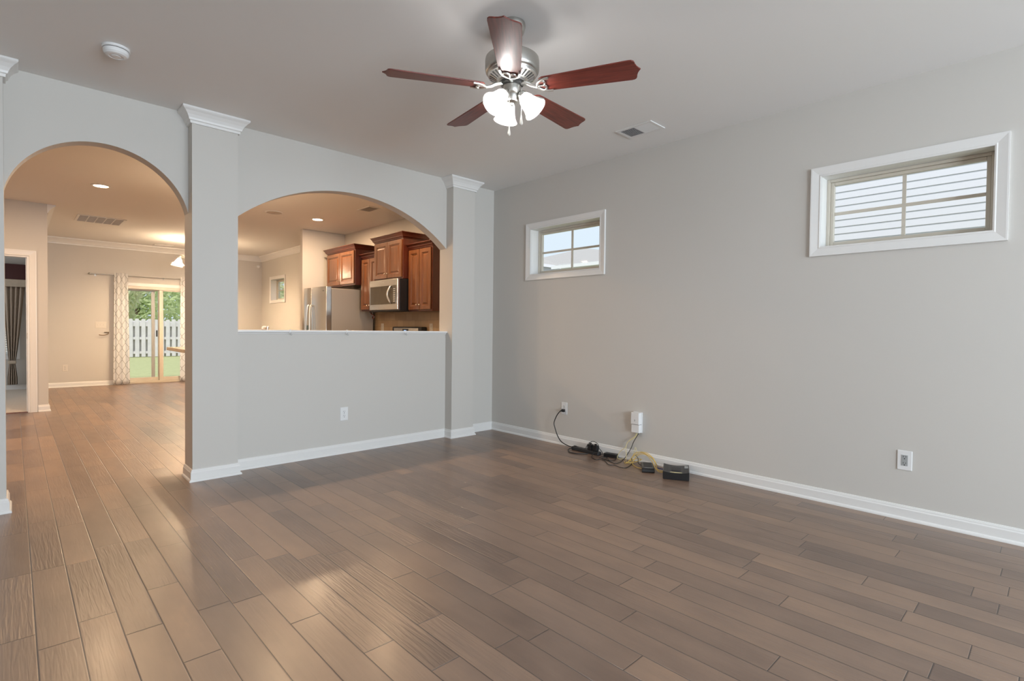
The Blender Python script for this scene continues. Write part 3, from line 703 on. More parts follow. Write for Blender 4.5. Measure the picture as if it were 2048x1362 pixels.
MB().box(XS + 0.0003, XS + 0.02, 9.90, 10.02, 1.455, 1.60).build('back_box', ivory_p, t, bevel=0.004)
MB().box(XS + 0.02, XS + 0.023, 9.915, 10.005, 1.50, 1.585).build('face_panel', white_p, t, bevel=0.001)
o = MB().lathe([(0, 0), (0.030, 0.0), (0.034, 0.012), (0.03, 0.03), (0.016, 0.042), (0, 0.045)], (4.045, YF, 2.52), 20, M=Matrix.Rotation(PI / 2, 4, 'X')).build('motion_sensor', white_p, smooth=True)
tag(o, 'small round white sensor high in the far dining corner', 'sensor')

# ------------------------------------------------------------------ hooks clipped under the ledge
hk = None
for x, lb in ((1.70, 'small clip hook under the ledge, nearest the doorway arch'), (2.21, 'small clip hook under the middle of the ledge'), (2.83, 'small clip hook under the ledge, nearest the corner column')):
    if hk is None:
        hk = thing('ledge_hook', (x, YP - 0.03, 1.112), lb, 'hook', 'clip hooks along the ledge')
        MB().box(x - 0.006, x + 0.006, YP - 0.0335, YP - 0.0302, 1.104, 1.136).build('clip', white_p, hk, bevel=0.001)
        MB().tube(smooth_path([(x, YP - 0.034, 1.112), (x + 0.006, YP - 0.037, 1.103), (x - 0.004, YP - 0.040, 1.096), (x + 0.008, YP - 0.041, 1.088), (x + 0.012, YP - 0.041, 1.094)], 4), 0.0022, 6).build('hook_wire', grey_p, hk)
    else: dup(hk, (x, YP - 0.03, 1.112), lb)

# ------------------------------------------------------------------ fiber box, router, modem, cables on the right wall
t = thing('network_box', (XR, 2.58, 0.345), 'white two-piece network junction box on right wall above cable tangle', 'junction box')
MB().box(XR - 0.012, XR - 0.0003, 2.536, 2.626, 0.256, 0.438).build('back_plate', white_p, t, bevel=0.003)
MB().box(XR - 0.056, XR - 0.012, 2.540, 2.622, 0.332, 0.436).build('upper_cover', white_p, t, bevel=0.004)
MB().box(XR - 0.050, XR - 0.012, 2.541, 2.621, 0.258, 0.329).build('lower_cover', white_p, t, bevel=0.004)
m = MB(); m.prism([(0.004 * math.cos(q * PI / 10), 0.010 * math.sin(q * PI / 10)) for q in range(20)], lambda a, b, d: (XR - d, 2.582 + a, 0.368 + b), 0.0555, 0.0566); m.build('emblem', grey_p, t)
def clampw(l): return [(min(x, 3.985 if z < 0.1 else 4.008), y, max(z, 0.0035)) for x, y, z in l]
def cable(name, pts, r, m, label, group=None):
    o = MB().tube(smooth_path(clampw(pts), 7), r, 8).build(name, m, smooth=True)
    return tag(o, label, 'cable', group)
t = thing('power_cable', (3.96, 3.44, 0.35), 'black power cord plugged into the wall outlet and drooping to power strip', 'cord')
cp = [(3.985, 3.441, 0.349), (3.965, 3.447, 0.349), (3.952, 3.485, 0.300), (3.95, 3.521, 0.222), (3.95, 3.506, 0.166), (3.95, 3.471, 0.095), (3.95, 3.42, 0.044), (3.944, 3.336, 0.022), (3.925, 3.262, 0.022)]
MB().tube(smooth_path(cp, 7), 0.0048, 8).build('cord', black_c, t, smooth=True)
m = MB().box(3.983, XR - 0.006, 3.425, 3.457, 0.335, 0.363); m.tube([(3.987, 3.441, 0.349), (3.968, 3.446, 0.349)], 0.009, 8); m.build('plug', black_p, t, bevel=0.004)
t = thing('power_strip', (3.925, 3.09, 0.0), 'black power strip on floor below the plugged outlet', 'power strip', rotz=math.radians(-2.5))
MB().box(-0.026, 0.026, -0.165, 0.165, 0.0, 0.034).build('body', black_m, t, bevel=0.006, local=True)
m = MB()
for k in range(5): m.box(-0.014, 0.014, -0.13 + k * 0.048, -0.10 + k * 0.048, 0.0335, 0.0352)
m.build('socket', black_p, t, local=True)
MB().box(-0.010, 0.010, 0.125, 0.150, 0.033, 0.040).build('switch', black_p, t, bevel=0.002, local=True)
for k, (yy, lb) in enumerate(((3.035, 'black plug adapter in strip, the one nearer the cord end'), (2.975, 'black plug adapter in strip, the one nearer the black brick'))):
    p = thing('plug_adapter', (3.922, yy, 0.036), lb, 'plug', 'plug adapters in the power strip')
    MB().box(-0.022, 0.022, -0.024, 0.024, 0.0, 0.052).build('body', black_p, p, bevel=0.005, local=True)
    MB().box(-0.010, 0.010, -0.010, 0.010, 0.051, 0.064).build('cord_boot', black_c, p, bevel=0.003, local=True)
cable('power_cable_loop', [(3.93, 3.258, 0.012), (3.886, 3.272, 0.006), (3.80, 3.19, 0.006), (3.80, 3.10, 0.006), (3.84, 3.06, 0.006), (3.875, 3.03, 0.006)], 0.0045, black_c, 'black cord looping on the floor in front of the power strip')
cable('adapter_cable', [(3.90, 3.035, 0.07), (3.85, 3.02, 0.06), (3.80, 2.99, 0.085), (3.81, 2.967, 0.125), (3.86, 2.955, 0.135), (3.895, 2.93, 0.11), (3.905, 2.925, 0.075), (3.95, 2.94, 0.045), (3.96, 2.92, 0.015), (3.93, 2.91, 0.012)], 0.0028, black_c, 'thin black cable looped up over the plug adapters')
t = thing('power_adapter', (3.955, 2.825, 0.0), 'black power brick on floor between strip and yellow cables', 'power adapter', rotz=math.radians(11))
MB().box(-0.028, 0.028, -0.063, 0.063, 0.0, 0.034).build('body', black_p, t, bevel=0.005, local=True)
MB().box(-0.02, 0.02, -0.045, 0.045, 0.0335, 0.0345).build('label_plate', black_m, t, local=True)
cable('data_cable', [(3.895, 2.965, 0.04), (3.84, 2.95, 0.01), (3.795, 2.92, 0.005), (3.76, 2.852, 0.005), (3.826, 2.818, 0.005), (3.811, 2.752, 0.005), (3.771, 2.653, 0.005), (3.84, 2.65, 0.005), (3.94, 2.680, 0.006), (3.975, 2.668, 0.042), (3.98, 2.629, 0.111), (3.985, 2.604, 0.175), (3.99, 2.565, 0.244), (3.99, 2.562, 0.262)], 0.0028, black_c, 'thin black cable rising from floor to the white network box')
cable('modem_cable', [(3.788, 2.772, 0.005), (3.698, 2.662, 0.005), (3.724, 2.62, 0.005), (3.70, 2.552, 0.005), (3.719, 2.507, 0.005), (3.827, 2.53, 0.005), (3.90, 2.56, 0.012), (3.95, 2.60, 0.035), (3.97, 2.58, 0.06), (3.93, 2.524, 0.05), (3.885, 2.49, 0.02), (3.845, 2.43, 0.018)], 0.0028, black_c, 'black cable sweeping across floor into back of the modem')
cable('cable_tangle', [(3.838, 2.868, 0.005), (3.892, 2.86, 0.008), (3.835, 2.781, 0.012), (3.785, 2.774, 0.006), (3.827, 2.832, 0.008), (3.87, 2.805, 0.014), (3.813, 2.745, 0.008), (3.844, 2.723, 0.005), (3.89, 2.73, 0.006), (3.915, 2.752, 0.012)], 0.0028, black_c, 'small black cable knot on floor in front of power brick')
YG = 'yellow network cables on the floor'
cable('yellow_cable', [(3.99, 2.579, 0.262), (3.985, 2.593, 0.221), (3.98, 2.649, 0.176), (3.975, 2.671, 0.143), (3.97, 2.68, 0.112), (3.97, 2.732, 0.069), (3.965, 2.755, 0.028), (3.946, 2.748, 0.006), (3.937, 2.713, 0.005), (3.976, 2.704, 0.005)], 0.0030, pale_y, 'pale yellow cable from white box bowing toward the power brick', YG)
cable('yellow_cable', [(3.992, 2.569, 0.262), (3.985, 2.588, 0.218), (3.985, 2.665, 0.161), (3.98, 2.678, 0.126), (3.975, 2.679, 0.089), (3.97, 2.67, 0.047), (3.953, 2.662, 0.006), (3.887, 2.609, 0.005), (3.935, 2.60, 0.008)], 0.0030, pale_y, 'pale yellow cable from white box dropping straight to the floor', YG)
cable('yellow_cable', [(3.869, 2.601, 0.006), (3.935, 2.608, 0.012), (3.96, 2.59, 0.05), (3.97, 2.555, 0.075), (3.975, 2.51, 0.092), (3.965, 2.45, 0.085), (3.94, 2.38, 0.065), (3.87, 2.315, 0.045), (3.81, 2.255, 0.022), (3.815, 2.212, 0.02)], 0.0032, yellow_c, 'yellow cable arching over the modem into the router side', YG)
cable('yellow_cable', [(3.775, 2.35, 0.018), (3.80, 2.44, 0.006), (3.857, 2.527, 0.006), (3.91, 2.559, 0.02), (3.955, 2.55, 0.06), (3.96, 2.505, 0.085), (3.955, 2.455, 0.085), (3.90, 2.37, 0.060), (3.815, 2.285, 0.035), (3.79, 2.235, 0.015), (3.80, 2.202, 0.016)], 0.0032, yellow_c, 'yellow cable curling from modem front toward the router', YG)
cable('yellow_cable', [(3.885, 2.601, 0.005), (3.945, 2.601, 0.03), (3.965, 2.565, 0.085), (3.972, 2.475, 0.1), (3.97, 2.405, 0.07), (3.965, 2.375, 0.04), (3.972, 2.362, 0.012)], 0.0032, yellow_c, 'yellow cable arching tightest against the baseboard', YG)
cable('yellow_cable', [(3.90, 2.64, 0.006), (3.85, 2.60, 0.006), (3.90, 2.56, 0.012), (3.93, 2.60, 0.02), (3.96, 2.565, 0.03), (3.95, 2.50, 0.04), (3.93, 2.53, 0.02), (3.87, 2.565, 0.006)], 0.0030, yellow_c, 'yellow cable coiled flat behind the modem', YG)
cable('yellow_cable', [(3.985, 2.590, 0.126), (3.98, 2.593, 0.09), (3.97, 2.605, 0.03), (3.96, 2.585, 0.02), (3.97, 2.572, 0.05), (3.982, 2.572, 0.09), (3.985, 2.583, 0.126)], 0.0022, pale_y, 'thin hairpin of cable leaning on baseboard under the white box', YG)
cable('blue_cable', [(3.875, 2.33, 0.025), (3.868, 2.291, 0.02), (3.872, 2.235, 0.02)], 0.004, blue_c, 'short dark blue cable between modem and router')
t = thing('modem', (3.845, 2.375, 0.0), 'small black modem lying on floor left of the larger router', 'modem', rotz=math.atan2(0.157, 0.227))
m = MB(); prof = [(-0.125, 0.002), (-0.128, 0.010), (-0.124, 0.026), (-0.112, 0.036), (-0.06, 0.038), (0.08, 0.036), (0.105, 0.030), (0.110, 0.004), (0.106, 0.0), (-0.12, 0.0)]
m.prism(prof, lambda a, b, d: Vector((a, d, b)), -0.050, 0.050); m.build('body', black_p, t, bevel=0.004, local=True)
MB().box(-0.1085, -0.1025, -0.038, 0.03, 0.0355, 0.0372).build('logo_strip', grey_p, t, local=True)
MB().box(-0.075, 0.075, -0.034, 0.034, 0.0355, 0.0385).build('top_panel', black_m, t, bevel=0.002, local=True)
t = thing('router', (3.832, 2.107, 0.0), 'black rectangular router with ribbed saddle top, rightmost device on floor', 'router', rotz=math.atan2(0.095, 0.173))
m = MB(); n = 14
poly = [(-0.099 + 0.198 * i / n, 0.054 + 0.012 * ((2 * i / n - 1) ** 2)) for i in range(n + 1)]
m.prism([(-0.099, 0.004), (-0.095, 0.0), (0.095, 0.0), (0.099, 0.004)] + list(reversed(poly)), lambda a, b, d: Vector((d, a, b)), -0.125, 0.125); m.build('body', black_p, t, bevel=0.004, local=True)
m = MB()
for i in range(18):
    yy = -0.085 + i * 0.010; zz = 0.054 + 0.012 * ((yy / 0.099) ** 2)
    m.box(-0.10, 0.115, yy - 0.0022, yy + 0.0022, zz - 0.002, zz + 0.0016)
m.build('vent_ribs', black_m, t, local=True)
MB().box(-0.06, 0.05, -0.035, 0.035, 0.054, 0.0585).build('top_panel', black_m, t, bevel=0.001, local=True)
MB().box(-0.112, -0.104, -0.045, 0.045, 0.0545, 0.0575).build('yellow_strip', pale_y, t, local=True)
MB().box(0.02, 0.085, -0.092, -0.065, 0.0605, 0.0655).build('sticker', grey_p, t, local=True)

# ------------------------------------------------------------------ kitchen
o = MB().box(XK - 0.012, XK - 0.0003, 4.9, 8.42, 0.93, 1.42).build('wall_backsplash', tile_m); structure(o)

def door_panel(m, xf, y0, y1, z0, z1):
    """raised-panel door, face towards -x, hinged slab from xf (front) to xf+.02"""
    rings = [(0.0, 0.020), (0.0, 0.003), (0.004, 0.0), (0.048, 0.0), (0.054, 0.006), (0.058, 0.006), (0.064, 0.013), (0.070, 0.013), (0.090, 0.004), (0.094, 0.004)]
    vs = []; fs = []
    for ins, d in rings:
        vs += [(xf + d, y0 + ins, z0 + ins), (xf + d, y1 - ins, z0 + ins), (xf + d, y1 - ins, z1 - ins), (xf + d, y0 + ins, z1 - ins)]
    for j in range(len(rings) - 1):
        for i in range(4): fs.append((j * 4 + i, j * 4 + (i + 1) % 4, (j + 1) * 4 + (i + 1) % 4, (j + 1) * 4 + i))
    fs.append((0, 3, 2, 1)); k = (len(rings) - 1) * 4; fs.append((k, k + 1, k + 2, k + 3))
    m.add(vs, fs)
def cabinet(y0, y1, z0, z1, xf, crown_h, label, sweep_pts=None, knob_z=0.06):
    t = thing('wall_cabinet', (XK, (y0 + y1) / 2, z0), label, 'cabinet', 'kitchen wall cabinets')
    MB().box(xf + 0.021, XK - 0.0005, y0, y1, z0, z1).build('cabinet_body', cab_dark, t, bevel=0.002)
    g = 0.004; ym = (y0 + y1) / 2; rail = 0.03
    for a, b, ky in ((y0 + 0.018, ym - g, ym - 0.032), (ym + g, y1 - 0.018, ym + 0.032)):
        m = MB(); door_panel(m, xf, a, b, z0 + 0.02, z1 - 0.045); d = m.build('door', cab_m, t)
        MB().lathe([(0, 0), (0.006, 0.0), (0.005, 0.012), (0.012, 0.020), (0.012, 0.026), (0.006, 0.031), (0, 0.031)], (xf, ky, z0 + 0.02 + knob_z), 14, M=Matrix.Rotation(-PI / 2, 4, 'Y')).build('knob', knob_m, d, smooth=True)
    zc = z1 - 0.03
    pr = [(0, zc), (0.006, zc), (0.010, zc + 0.012), (0.020, zc + 0.020), (0.026, zc + 0.036), (0.044, zc + crown_h - 0.014), (0.052, zc + crown_h - 0.008), (0.052, zc + crown_h), (0, zc + crown_h)]
    xx = xf + 0.019
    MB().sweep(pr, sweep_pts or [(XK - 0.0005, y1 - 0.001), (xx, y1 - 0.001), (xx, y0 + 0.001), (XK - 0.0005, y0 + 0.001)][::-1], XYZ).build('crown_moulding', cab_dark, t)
    return t
G_ = 0.001
def swp(xf, y0, y1, l=True, r=True):
    xx = xf + 0.019; p = []
    p += [(XK - 0.0005, y1), (xx, y1)] if l else [(xx, y1)]
    p += [(xx, y0), (XK - 0.0005, y0)] if r else [(xx, y0)]
    return p[::-1] if False else p
# travel from the far end to the near end along the front: left of travel (-y) is +x, so run near -> far
def swp(xf, y0, y1, l=True, r=True):
    xx = xf + 0.019; p = [(XK - 0.0005, y0)] * 0
    if r: p.append((XK - 0.0005, y0))
    p += [(xx, y0), (xx, y1)]
    if l: p.append((XK - 0.0005, y1))
    return p
cabinet(7.31, 8.27, 1.80, 2.36, 3.69, 0.075, 'two-door wood wall cabinet above the refrigerator', swp(3.69, 7.31, 8.27))
cabinet(6.752, 7.308, 1.405, 2.215, 3.79, 0.065, 'tall wood wall cabinet between refrigerator and microwave, partly hidden', swp(3.79, 6.755, 7.305, False, False))
cabinet(6.002, 6.750, 1.815, 2.375, 3.70, 0.08, 'two-door wood wall cabinet above the microwave', swp(3.70, 6.002, 6.750))
cabinet(5.46, 6.0, 1.38, 2.225, 3.79, 0.065, 'tall wood wall cabinet at the near end, right of microwave', swp(3.79, 5.46, 5.998, False, True))

t = thing('microwave', (XK, 6.376, 1.39), 'stainless over-range microwave with curved handle and dark glass door', 'microwave')
y0, y1, z0, z1, xf = 6.003, 6.749, 1.392, 1.812, 3.64
MB().box(xf + 0.03, XK - 0.001, y0, y1, z0, z1 - 0.001).build('body', black_p, t, bevel=0.003)
MB().box(xf, xf + 0.03, y0, y1, z0 + 0.012, z1 - 0.001).build('door', steel, t, bevel=0.005)
MB().box(xf - 0.003, xf + 0.002, y0 + 0.035, y1 - 0.03, z0 + 0.085, z1 - 0.088).build('door_glass', mat('microwave_glass', (0.06, 0.05, 0.035), 0.12, coat=0.4), t, bevel=0.002)
MB().tube(smooth_path([(xf, y0 + 0.165, z0 + 0.10), (xf - 0.03, y0 + 0.150, z0 + 0.115), (xf - 0.05, y0 + 0.175, z0 + 0.21), (xf - 0.03, y0 + 0.150, z0 + 0.305), (xf, y0 + 0.165, z0 + 0.32)], 6), 0.012, 10).build('handle', white_met, t, smooth=True)
m = MB()
for k in range(7): m.box(xf - 0.005, xf - 0.002, y0 + 0.055, y0 + 0.105, z0 + 0.115 + k * 0.027, z0 + 0.128 + k * 0.027)
m.build('keypad', grey_p, t)
MB().box(xf - 0.001, xf + 0.001, 6.36, 6.40, z1 - 0.045, z1 - 0.032).build('emblem', white_met, t)
MB().box(xf + 0.03, xf + 0.33, y0 + 0.02, y1 - 0.02, z0 - 0.006, z0 + 0.001).build('underside_grille', dark_slot, t)

t = thing('refrigerator', (3.7, 7.8, 0), 'stainless side-by-side refrigerator with long curved handles', 'refrigerator')
y0, y1 = 7.40, 8.205
MB().box(3.385, 4.06, y0 + 0.004, y1 - 0.004, 0.03, 1.735).build('body', steel_side, t, bevel=0.006)
MB().box(3.40, 4.0, y0 + 0.03, y1 - 0.03, 0.0, 0.03).build('kick_base', black_p, t)
def bowed_door(a, b, name):
    m = MB(); n = 10; front = []
    for i in range(n + 1):
        s_ = i / n; yy = a + (b - a) * s_; front.append((3.302 - 0.014 * math.sin(PI * s_), yy))
    m.prism([(3.38, b), (3.38, a)] + front, lambda p, q, d: (p, q, d), 0.06, 1.757)
    return m.build(name, steel, t, smooth=20, bevel=0.004)
d1 = bowed_door(y0, 7.925, 'door'); d2 = bowed_door(7.931, y1, 'door')
def fr_handle(parent, yy, bow):
    MB().tube(smooth_path([(3.29, yy, 1.485), (3.262, yy + bow * 0.3, 1.46), (3.245, yy + bow, 1.15), (3.245, yy + bow, 0.85), (3.262, yy + bow * 0.3, 0.55), (3.29, yy, 0.525)], 6), 0.011, 10).build('handle', white_met, parent, smooth=True)
fr_handle(d1, 7.885, -0.03); fr_handle(d2, 7.972, 0.02)
MB().box(3.284, 3.296, 8.02, 8.12, 1.08, 1.185).build('dispenser_panel', mat('dispenser_green', (0.05, 0.09, 0.07), 0.2), d2)
MB().box(3.2935, 3.2965, 7.475, 7.505, 1.69, 1.70).build('emblem', black_p, d1)

t = thing('range', (3.8, 6.376, 0), 'stainless and black range backguard with clock display, peeking over ledge', 'range')
MB().box(3.50, 4.10, 6.006, 6.746, 0.02, 0.915).build('body', steel, t, bevel=0.004)
MB().box(3.47, 4.02, 6.004, 6.748, 0.915, 0.93).build('cooktop', black_p, t, bevel=0.003)
MB().box(4.01, 4.10, 6.0, 6.755, 0.93, 1.178).build('backguard', black_p, t, bevel=0.012)
MB().box(4.004, 4.011, 6.07, 6.70, 0.97, 1.162).build('control_panel', steel, t, bevel=0.003)
MB().box(4.000, 4.005, 6.32, 6.46, 1.085, 1.148).build('clock_display', black_p, t)
MB().box(3.9985, 4.0005, 6.36, 6.42, 1.105, 1.13).build('display_digits', display_m, t)
MB().box(3.47, 3.50, 6.03, 6.72, 0.20, 0.86).build('oven_door', black_p, t, bevel=0.004)
for yy in (6.10, 6.20, 6.56, 6.66):
    MB().lathe([(0, 0), (0.02, 0), (0.018, 0.02), (0, 0.022)], (4.004, yy, 1.06), 16, M=Matrix.Rotation(-PI / 2, 4, 'Y')).build('control_knob', black_p, t, smooth=30)
t = thing('undercabinet_rail', (3.95, 6.9, 1.38), 'black rail with scrolled bracket under the cabinet beside microwave', 'rail')
MB().box(3.86, 3.90, 6.77, 7.16, 1.388, 1.4035).build('rail_bar', black_p, t, bevel=0.002)
MB().tube(smooth_path([(3.88, 7.15, 1.385), (3.88, 7.12, 1.36), (3.88, 7.07, 1.345), (3.88, 7.05, 1.315), (3.88, 7.08, 1.295), (3.88, 7.10, 1.312), (3.88, 7.085, 1.32)], 5), 0.011, 8).build('scroll_bracket', cab_dark, t, smooth=True)

# island
t = thing('kitchen_island', (2.0, 6.6, 0), 'granite-topped kitchen island, only its tan counter corner showing past column', 'island')
MB().box(1.275, 2.75, 6.05, 7.10, 0.875, 0.91).build('countertop', granite, t, bevel=0.004)
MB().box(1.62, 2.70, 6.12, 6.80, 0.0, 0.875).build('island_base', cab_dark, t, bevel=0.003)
t = thing('fill_pendant', (1.72, 6.5, H), 'unseen globe pendant added over the island to brighten the kitchen', 'pendant light')  # added behind the column, out of view, to light the kitchen ceiling
MB().lathe([(0, H), (0.06, H), (0.055, H - 0.02), (0.012, H - 0.03), (0, H - 0.03)], (1.72, 6.5, 0), 24).build('ceiling_canopy', nickel, t, smooth=True)
MB().lathe([(0, H - 0.02), (0.005, H - 0.02), (0.005, 2.12), (0.03, 2.11), (0.035, 2.07), (0, 2.07)], (1.72, 6.5, 0), 16).build('stem', nickel, t, smooth=30)
MB().lathe([(0.12 * math.sin(PI * k / 16), 1.97 + 0.12 * math.cos(PI * k / 16)) for k in range(17)], (1.72, 6.5, 0), 32, caps=False).build('globe', mat('fill_globe_glow', (1, 1, 1), 0.3, emit=(1.0, 0.74, 0.48), estr=27), t, smooth=True)
t = thing('faucet', (2.20, 6.70, 0.91), 'pale kitchen faucet head peeking over the ledge', 'faucet')
MB().lathe([(0, 0.91), (0.028, 0.91), (0.026, 0.925), (0.017, 0.935), (0.016, 1.13), (0.020, 1.135), (0.020, 1.158), (0.012, 1.164), (0, 1.164)], (2.215, 6.6, 0), 18).build('base', white_met, t, smooth=30)
MB().tube(smooth_path([(2.225, 6.6, 1.146), (2.19, 6.6, 1.153), (2.165, 6.6, 1.150), (2.157, 6.6, 1.128)], 4), 0.013, 10).build('spout', white_p, t, smooth=True)

# ------------------------------------------------------------------ dining chandelier
CX, CY = 2.42, 11.1
t = thing('chandelier', (CX, CY, H), 'dining chandelier, one lit bell shade showing left of the column', 'chandelier')
MB().lathe([(0, H), (0.065, H), (0.06, H - 0.02), (0.02, H - 0.04), (0, H - 0.04)], (CX, CY, 0), 24).build('ceiling_canopy', nickel, t, smooth=True)
MB().lathe([(0, H - 0.03), (0.007, H - 0.03), (0.007, 2.5), (0.03, 2.48), (0.02, 2.40), (0.035, 2.36), (0.03, 2.30), (0.008, 2.26), (0, 2.25)], (CX, CY, 0), 20).build('stem', nickel, t, smooth=True)
a0 = math.atan2(-R.y, -R.x)
for k in range(5):
    a = a0 + k * 2 * PI / 5; dx, dy = math.cos(a), math.sin(a); q = lambda r, z: (CX + dx * r, CY + dy * r, z)
    arm = MB().tube(smooth_path([q(0.02, 2.34), q(0.12, 2.36), q(0.21, 2.43), q(0.27, 2.425), q(0.285, 2.36)], 5), 0.008, 8).build('arm', nickel, t, smooth=True)
    ax = Vector((dx * 0.25, dy * 0.25, -1)).normalized(); Q = Matrix.Translation(q(0.283, 2.365)) @ ax.to_track_quat('Z', 'Y').to_matrix().to_4x4()
    prof = [(0.022, 0.0), (0.03, 0.012), (0.042, 0.035), (0.052, 0.06), (0.068, 0.085), (0.092, 0.105), (0.098, 0.11)]
    MB().lathe(prof + [(r - 0.003, z - 0.0005) for r, z in reversed(prof)], M=Q, n=32, caps=False).build('lamp_shade', shade_a, arm, smooth=True)
    MB().lathe([(0, 0.01), (0.012, 0.012), (0.014, 0.03), (0.024, 0.055), (0.024, 0.075), (0.012, 0.09), (0, 0.092)], M=Q, n=12).build('bulb', warm_bulb, arm, smooth=True)

# ------------------------------------------------------------------ curtains
t = thing('curtain_rod', (1.8, YF, 2.12), 'thin metal curtain rod above the sliding door', 'curtain rod')
MB().tube([(1.06, YF - 0.075, 2.118), (3.05, YF - 0.075, 2.118)], 0.009, 10).build('rod', nickel, t, smooth=True)
MB().lathe([(0.009, 0), (0.014, 0.004), (0.014, 0.012), (0.02, 0.02), (0.016, 0.035), (0, 0.05)], (1.062, YF - 0.075, 2.118), 14, M=Matrix.Rotation(-PI / 2, 4, 'Y')).build('finial', nickel, t, smooth=True)
for xx in (1.13, 2.22, 2.98):
    m = MB().tube([(xx, YF - 0.075, 2.108), (xx, YF - 0.001, 2.108)], 0.006, 8); m.box(xx - 0.012, xx + 0.012, YF - 0.006, YF - 0.0005, 2.08, 2.135); m.build('rod_bracket', nickel, t)
def curtain(name, xa, xb, za, zb, yc, amp, folds, width, mt, label, cat, flare=0.0, nx=72, nz=24):
    m = MB(); m.uv = []
    for j in range(nz + 1):
        s_ = j / nz; z = za + (zb - za) * s_
        for i in range(nx + 1):
            u = i / nx; k = 1 + flare * s_
            xm = (xa + xb) / 2; x = xm + (u - 0.5) * (xb - xa) * k
            y = yc + amp * math.sin(2 * PI * folds * u + 0.4 * math.sin(3 * s_)) * (0.75 + 0.25 * math.cos(5 * u + s_))
            m.v.append(Vector((x, y, z))); m.uv.append((u * width, z))
    for j in range(nz):
        for i in range(nx):
            a = j * (nx + 1) + i; m.f.append([a, a + 1, a + nx + 2, a + nx + 1])
    o = m.build(name, mt, smooth=True)
    sd = o.modifiers.new('cloth', 'SOLIDIFY'); sd.thickness = 0.001
    return tag(o, label, cat, 'sheer lattice curtains')
curtain('sheer_curtain', 1.41, 1.62, 2.16, 0.008, YF - 0.110, 0.014, 3.0, 0.75, sheer_m, 'sheer white curtain with lattice lines, gathered left of sliding door', 'curtain', flare=0.25)
curtain('sheer_curtain', 2.50, 2.78, 2.16, 0.008, YF - 0.110, 0.014, 3.0, 0.75, sheer_m, 'sheer white lattice curtain at column side of the sliding door', 'curtain', flare=0.1)

# bedroom drape with tieback, valance, blinds
def drape():
    m = MB(); nx, nz = 48, 40
    for j in range(nz + 1):
        z = 1.80 - 1.70 * j / nz
        if z > 0.50: s_ = (z - 0.50) / 1.30; xl = -0.055 - 0.075 * s_ ** 0.7; xr = 0.025 + 0.125 * s_ ** 0.8
        else: s_ = (0.50 - z) / 0.40; xl = -0.052 - 0.025 * min(1, s_ * 1.5); xr = 0.02 + 0.03 * min(1, s_ * 1.5)
        for i in range(nx + 1):
            u = i / nx; x = xl + (xr - xl) * u
            m.v.append(Vector((x, YF - 0.10 + 0.028 * math.sin(2 * PI * 4.5 * u), z)))
    for j in range(nz):
        for i in range(nx):
            a = j * (nx + 1) + i; m.f.append([a, a + 1, a + nx + 2, a + nx + 1])
    return m
t = thing('bedroom_drape', (0.0, YF - 0.1, 1.8), 'taupe drape tied back low at the bedroom window', 'curtain')
d = drape().build('drape_panel', drape_m, t, smooth=True); sd = d.modifiers.new('cloth', 'SOLIDIFY'); sd.thickness = 0.002
MB().box(-0.07, 0.035, YF - 0.14, YF - 0.065, 0.465, 0.52).build('tieback', valance_b, t, bevel=0.01)
t = thing('window_valance', (-0.3, YF - 0.12, 2.0), 'dark red box valance with beige lower band over the bedroom window', 'valance')
MB().box(-0.95, 0.205, YF - 0.16, YF - 0.001, 1.925, 2.19).build('valance_board', valance_m, t, bevel=0.006)
MB().box(-0.95, 0.205, YF - 0.168, YF - 0.05, 1.80, 1.925).build('valance_band', valance_b, t, bevel=0.006)
t = thing('window_blind', (-0.36, YF - 0.0, 1.9), 'white slatted blind in the bedroom window behind the drape', 'blind')
MB().box(-0.705, -0.025, YF + 0.005, YF + 0.045, 1.865, 1.905).build('head_rail', blind_m, t)
m = MB()
for k in range(30):
    M = Matrix.Translation((0, YF + 0.025, 0.66 + k * 0.041)) @ Matrix.Rotation(math.radians(38), 4, 'X'); m.box(-0.70, -0.03, -0.022, 0.022, -0.0012, 0.0012, M)
m.build('slat', blind_m, t)

# ------------------------------------------------------------------ outside
structure(MB().box(-40, 60, YF + 0.3, 60, -0.4, -0.1).build('ground', grass_m))
structure(MB().box(0.6, 4.2, YF + 0.17, YF + 1.6, -0.12, -0.03).build('patio', conc_m))
structure(MB().box(4.6, 60, -30, YF + 0.3, -0.4, -0.12).build('ground_side', grass_m))
t = thing('wooden_fence', (4, 25, -0.1), 'weathered grey shadowbox wooden fence across the back lawn', 'fence')
random.seed(3)
m = MB(); m2 = MB()
for k in range(74):
    x = -2.5 + k * 0.205; z = 1.40 + random.uniform(-0.015, 0.02)
    m.prism([(x, -0.08), (x + 0.135, -0.08), (x + 0.135, z - 0.03), (x + 0.105, z), (x + 0.03, z), (x, z - 0.03)], lambda a, b, d: (a, d, b), 24.98, 25.0)
    m2.prism([(x + 0.103, -0.08), (x + 0.238, -0.08), (x + 0.238, z - 0.10), (x + 0.208, z - 0.07), (x + 0.133, z - 0.07), (x + 0.103, z - 0.10)], lambda a, b, d: (a, d, b), 25.09, 25.11)
m.build('front_boards', fence_m, t); m2.build('rear_boards', fence_lightened, t)
m = MB()
for z, hh in ((0.04, 0.10), (0.60, 0.10), (1.12, 0.17)): m.box(-2.6, 12.8, 25.0, 25.09, z, z + hh)
m.build('rail', fence_m, t)

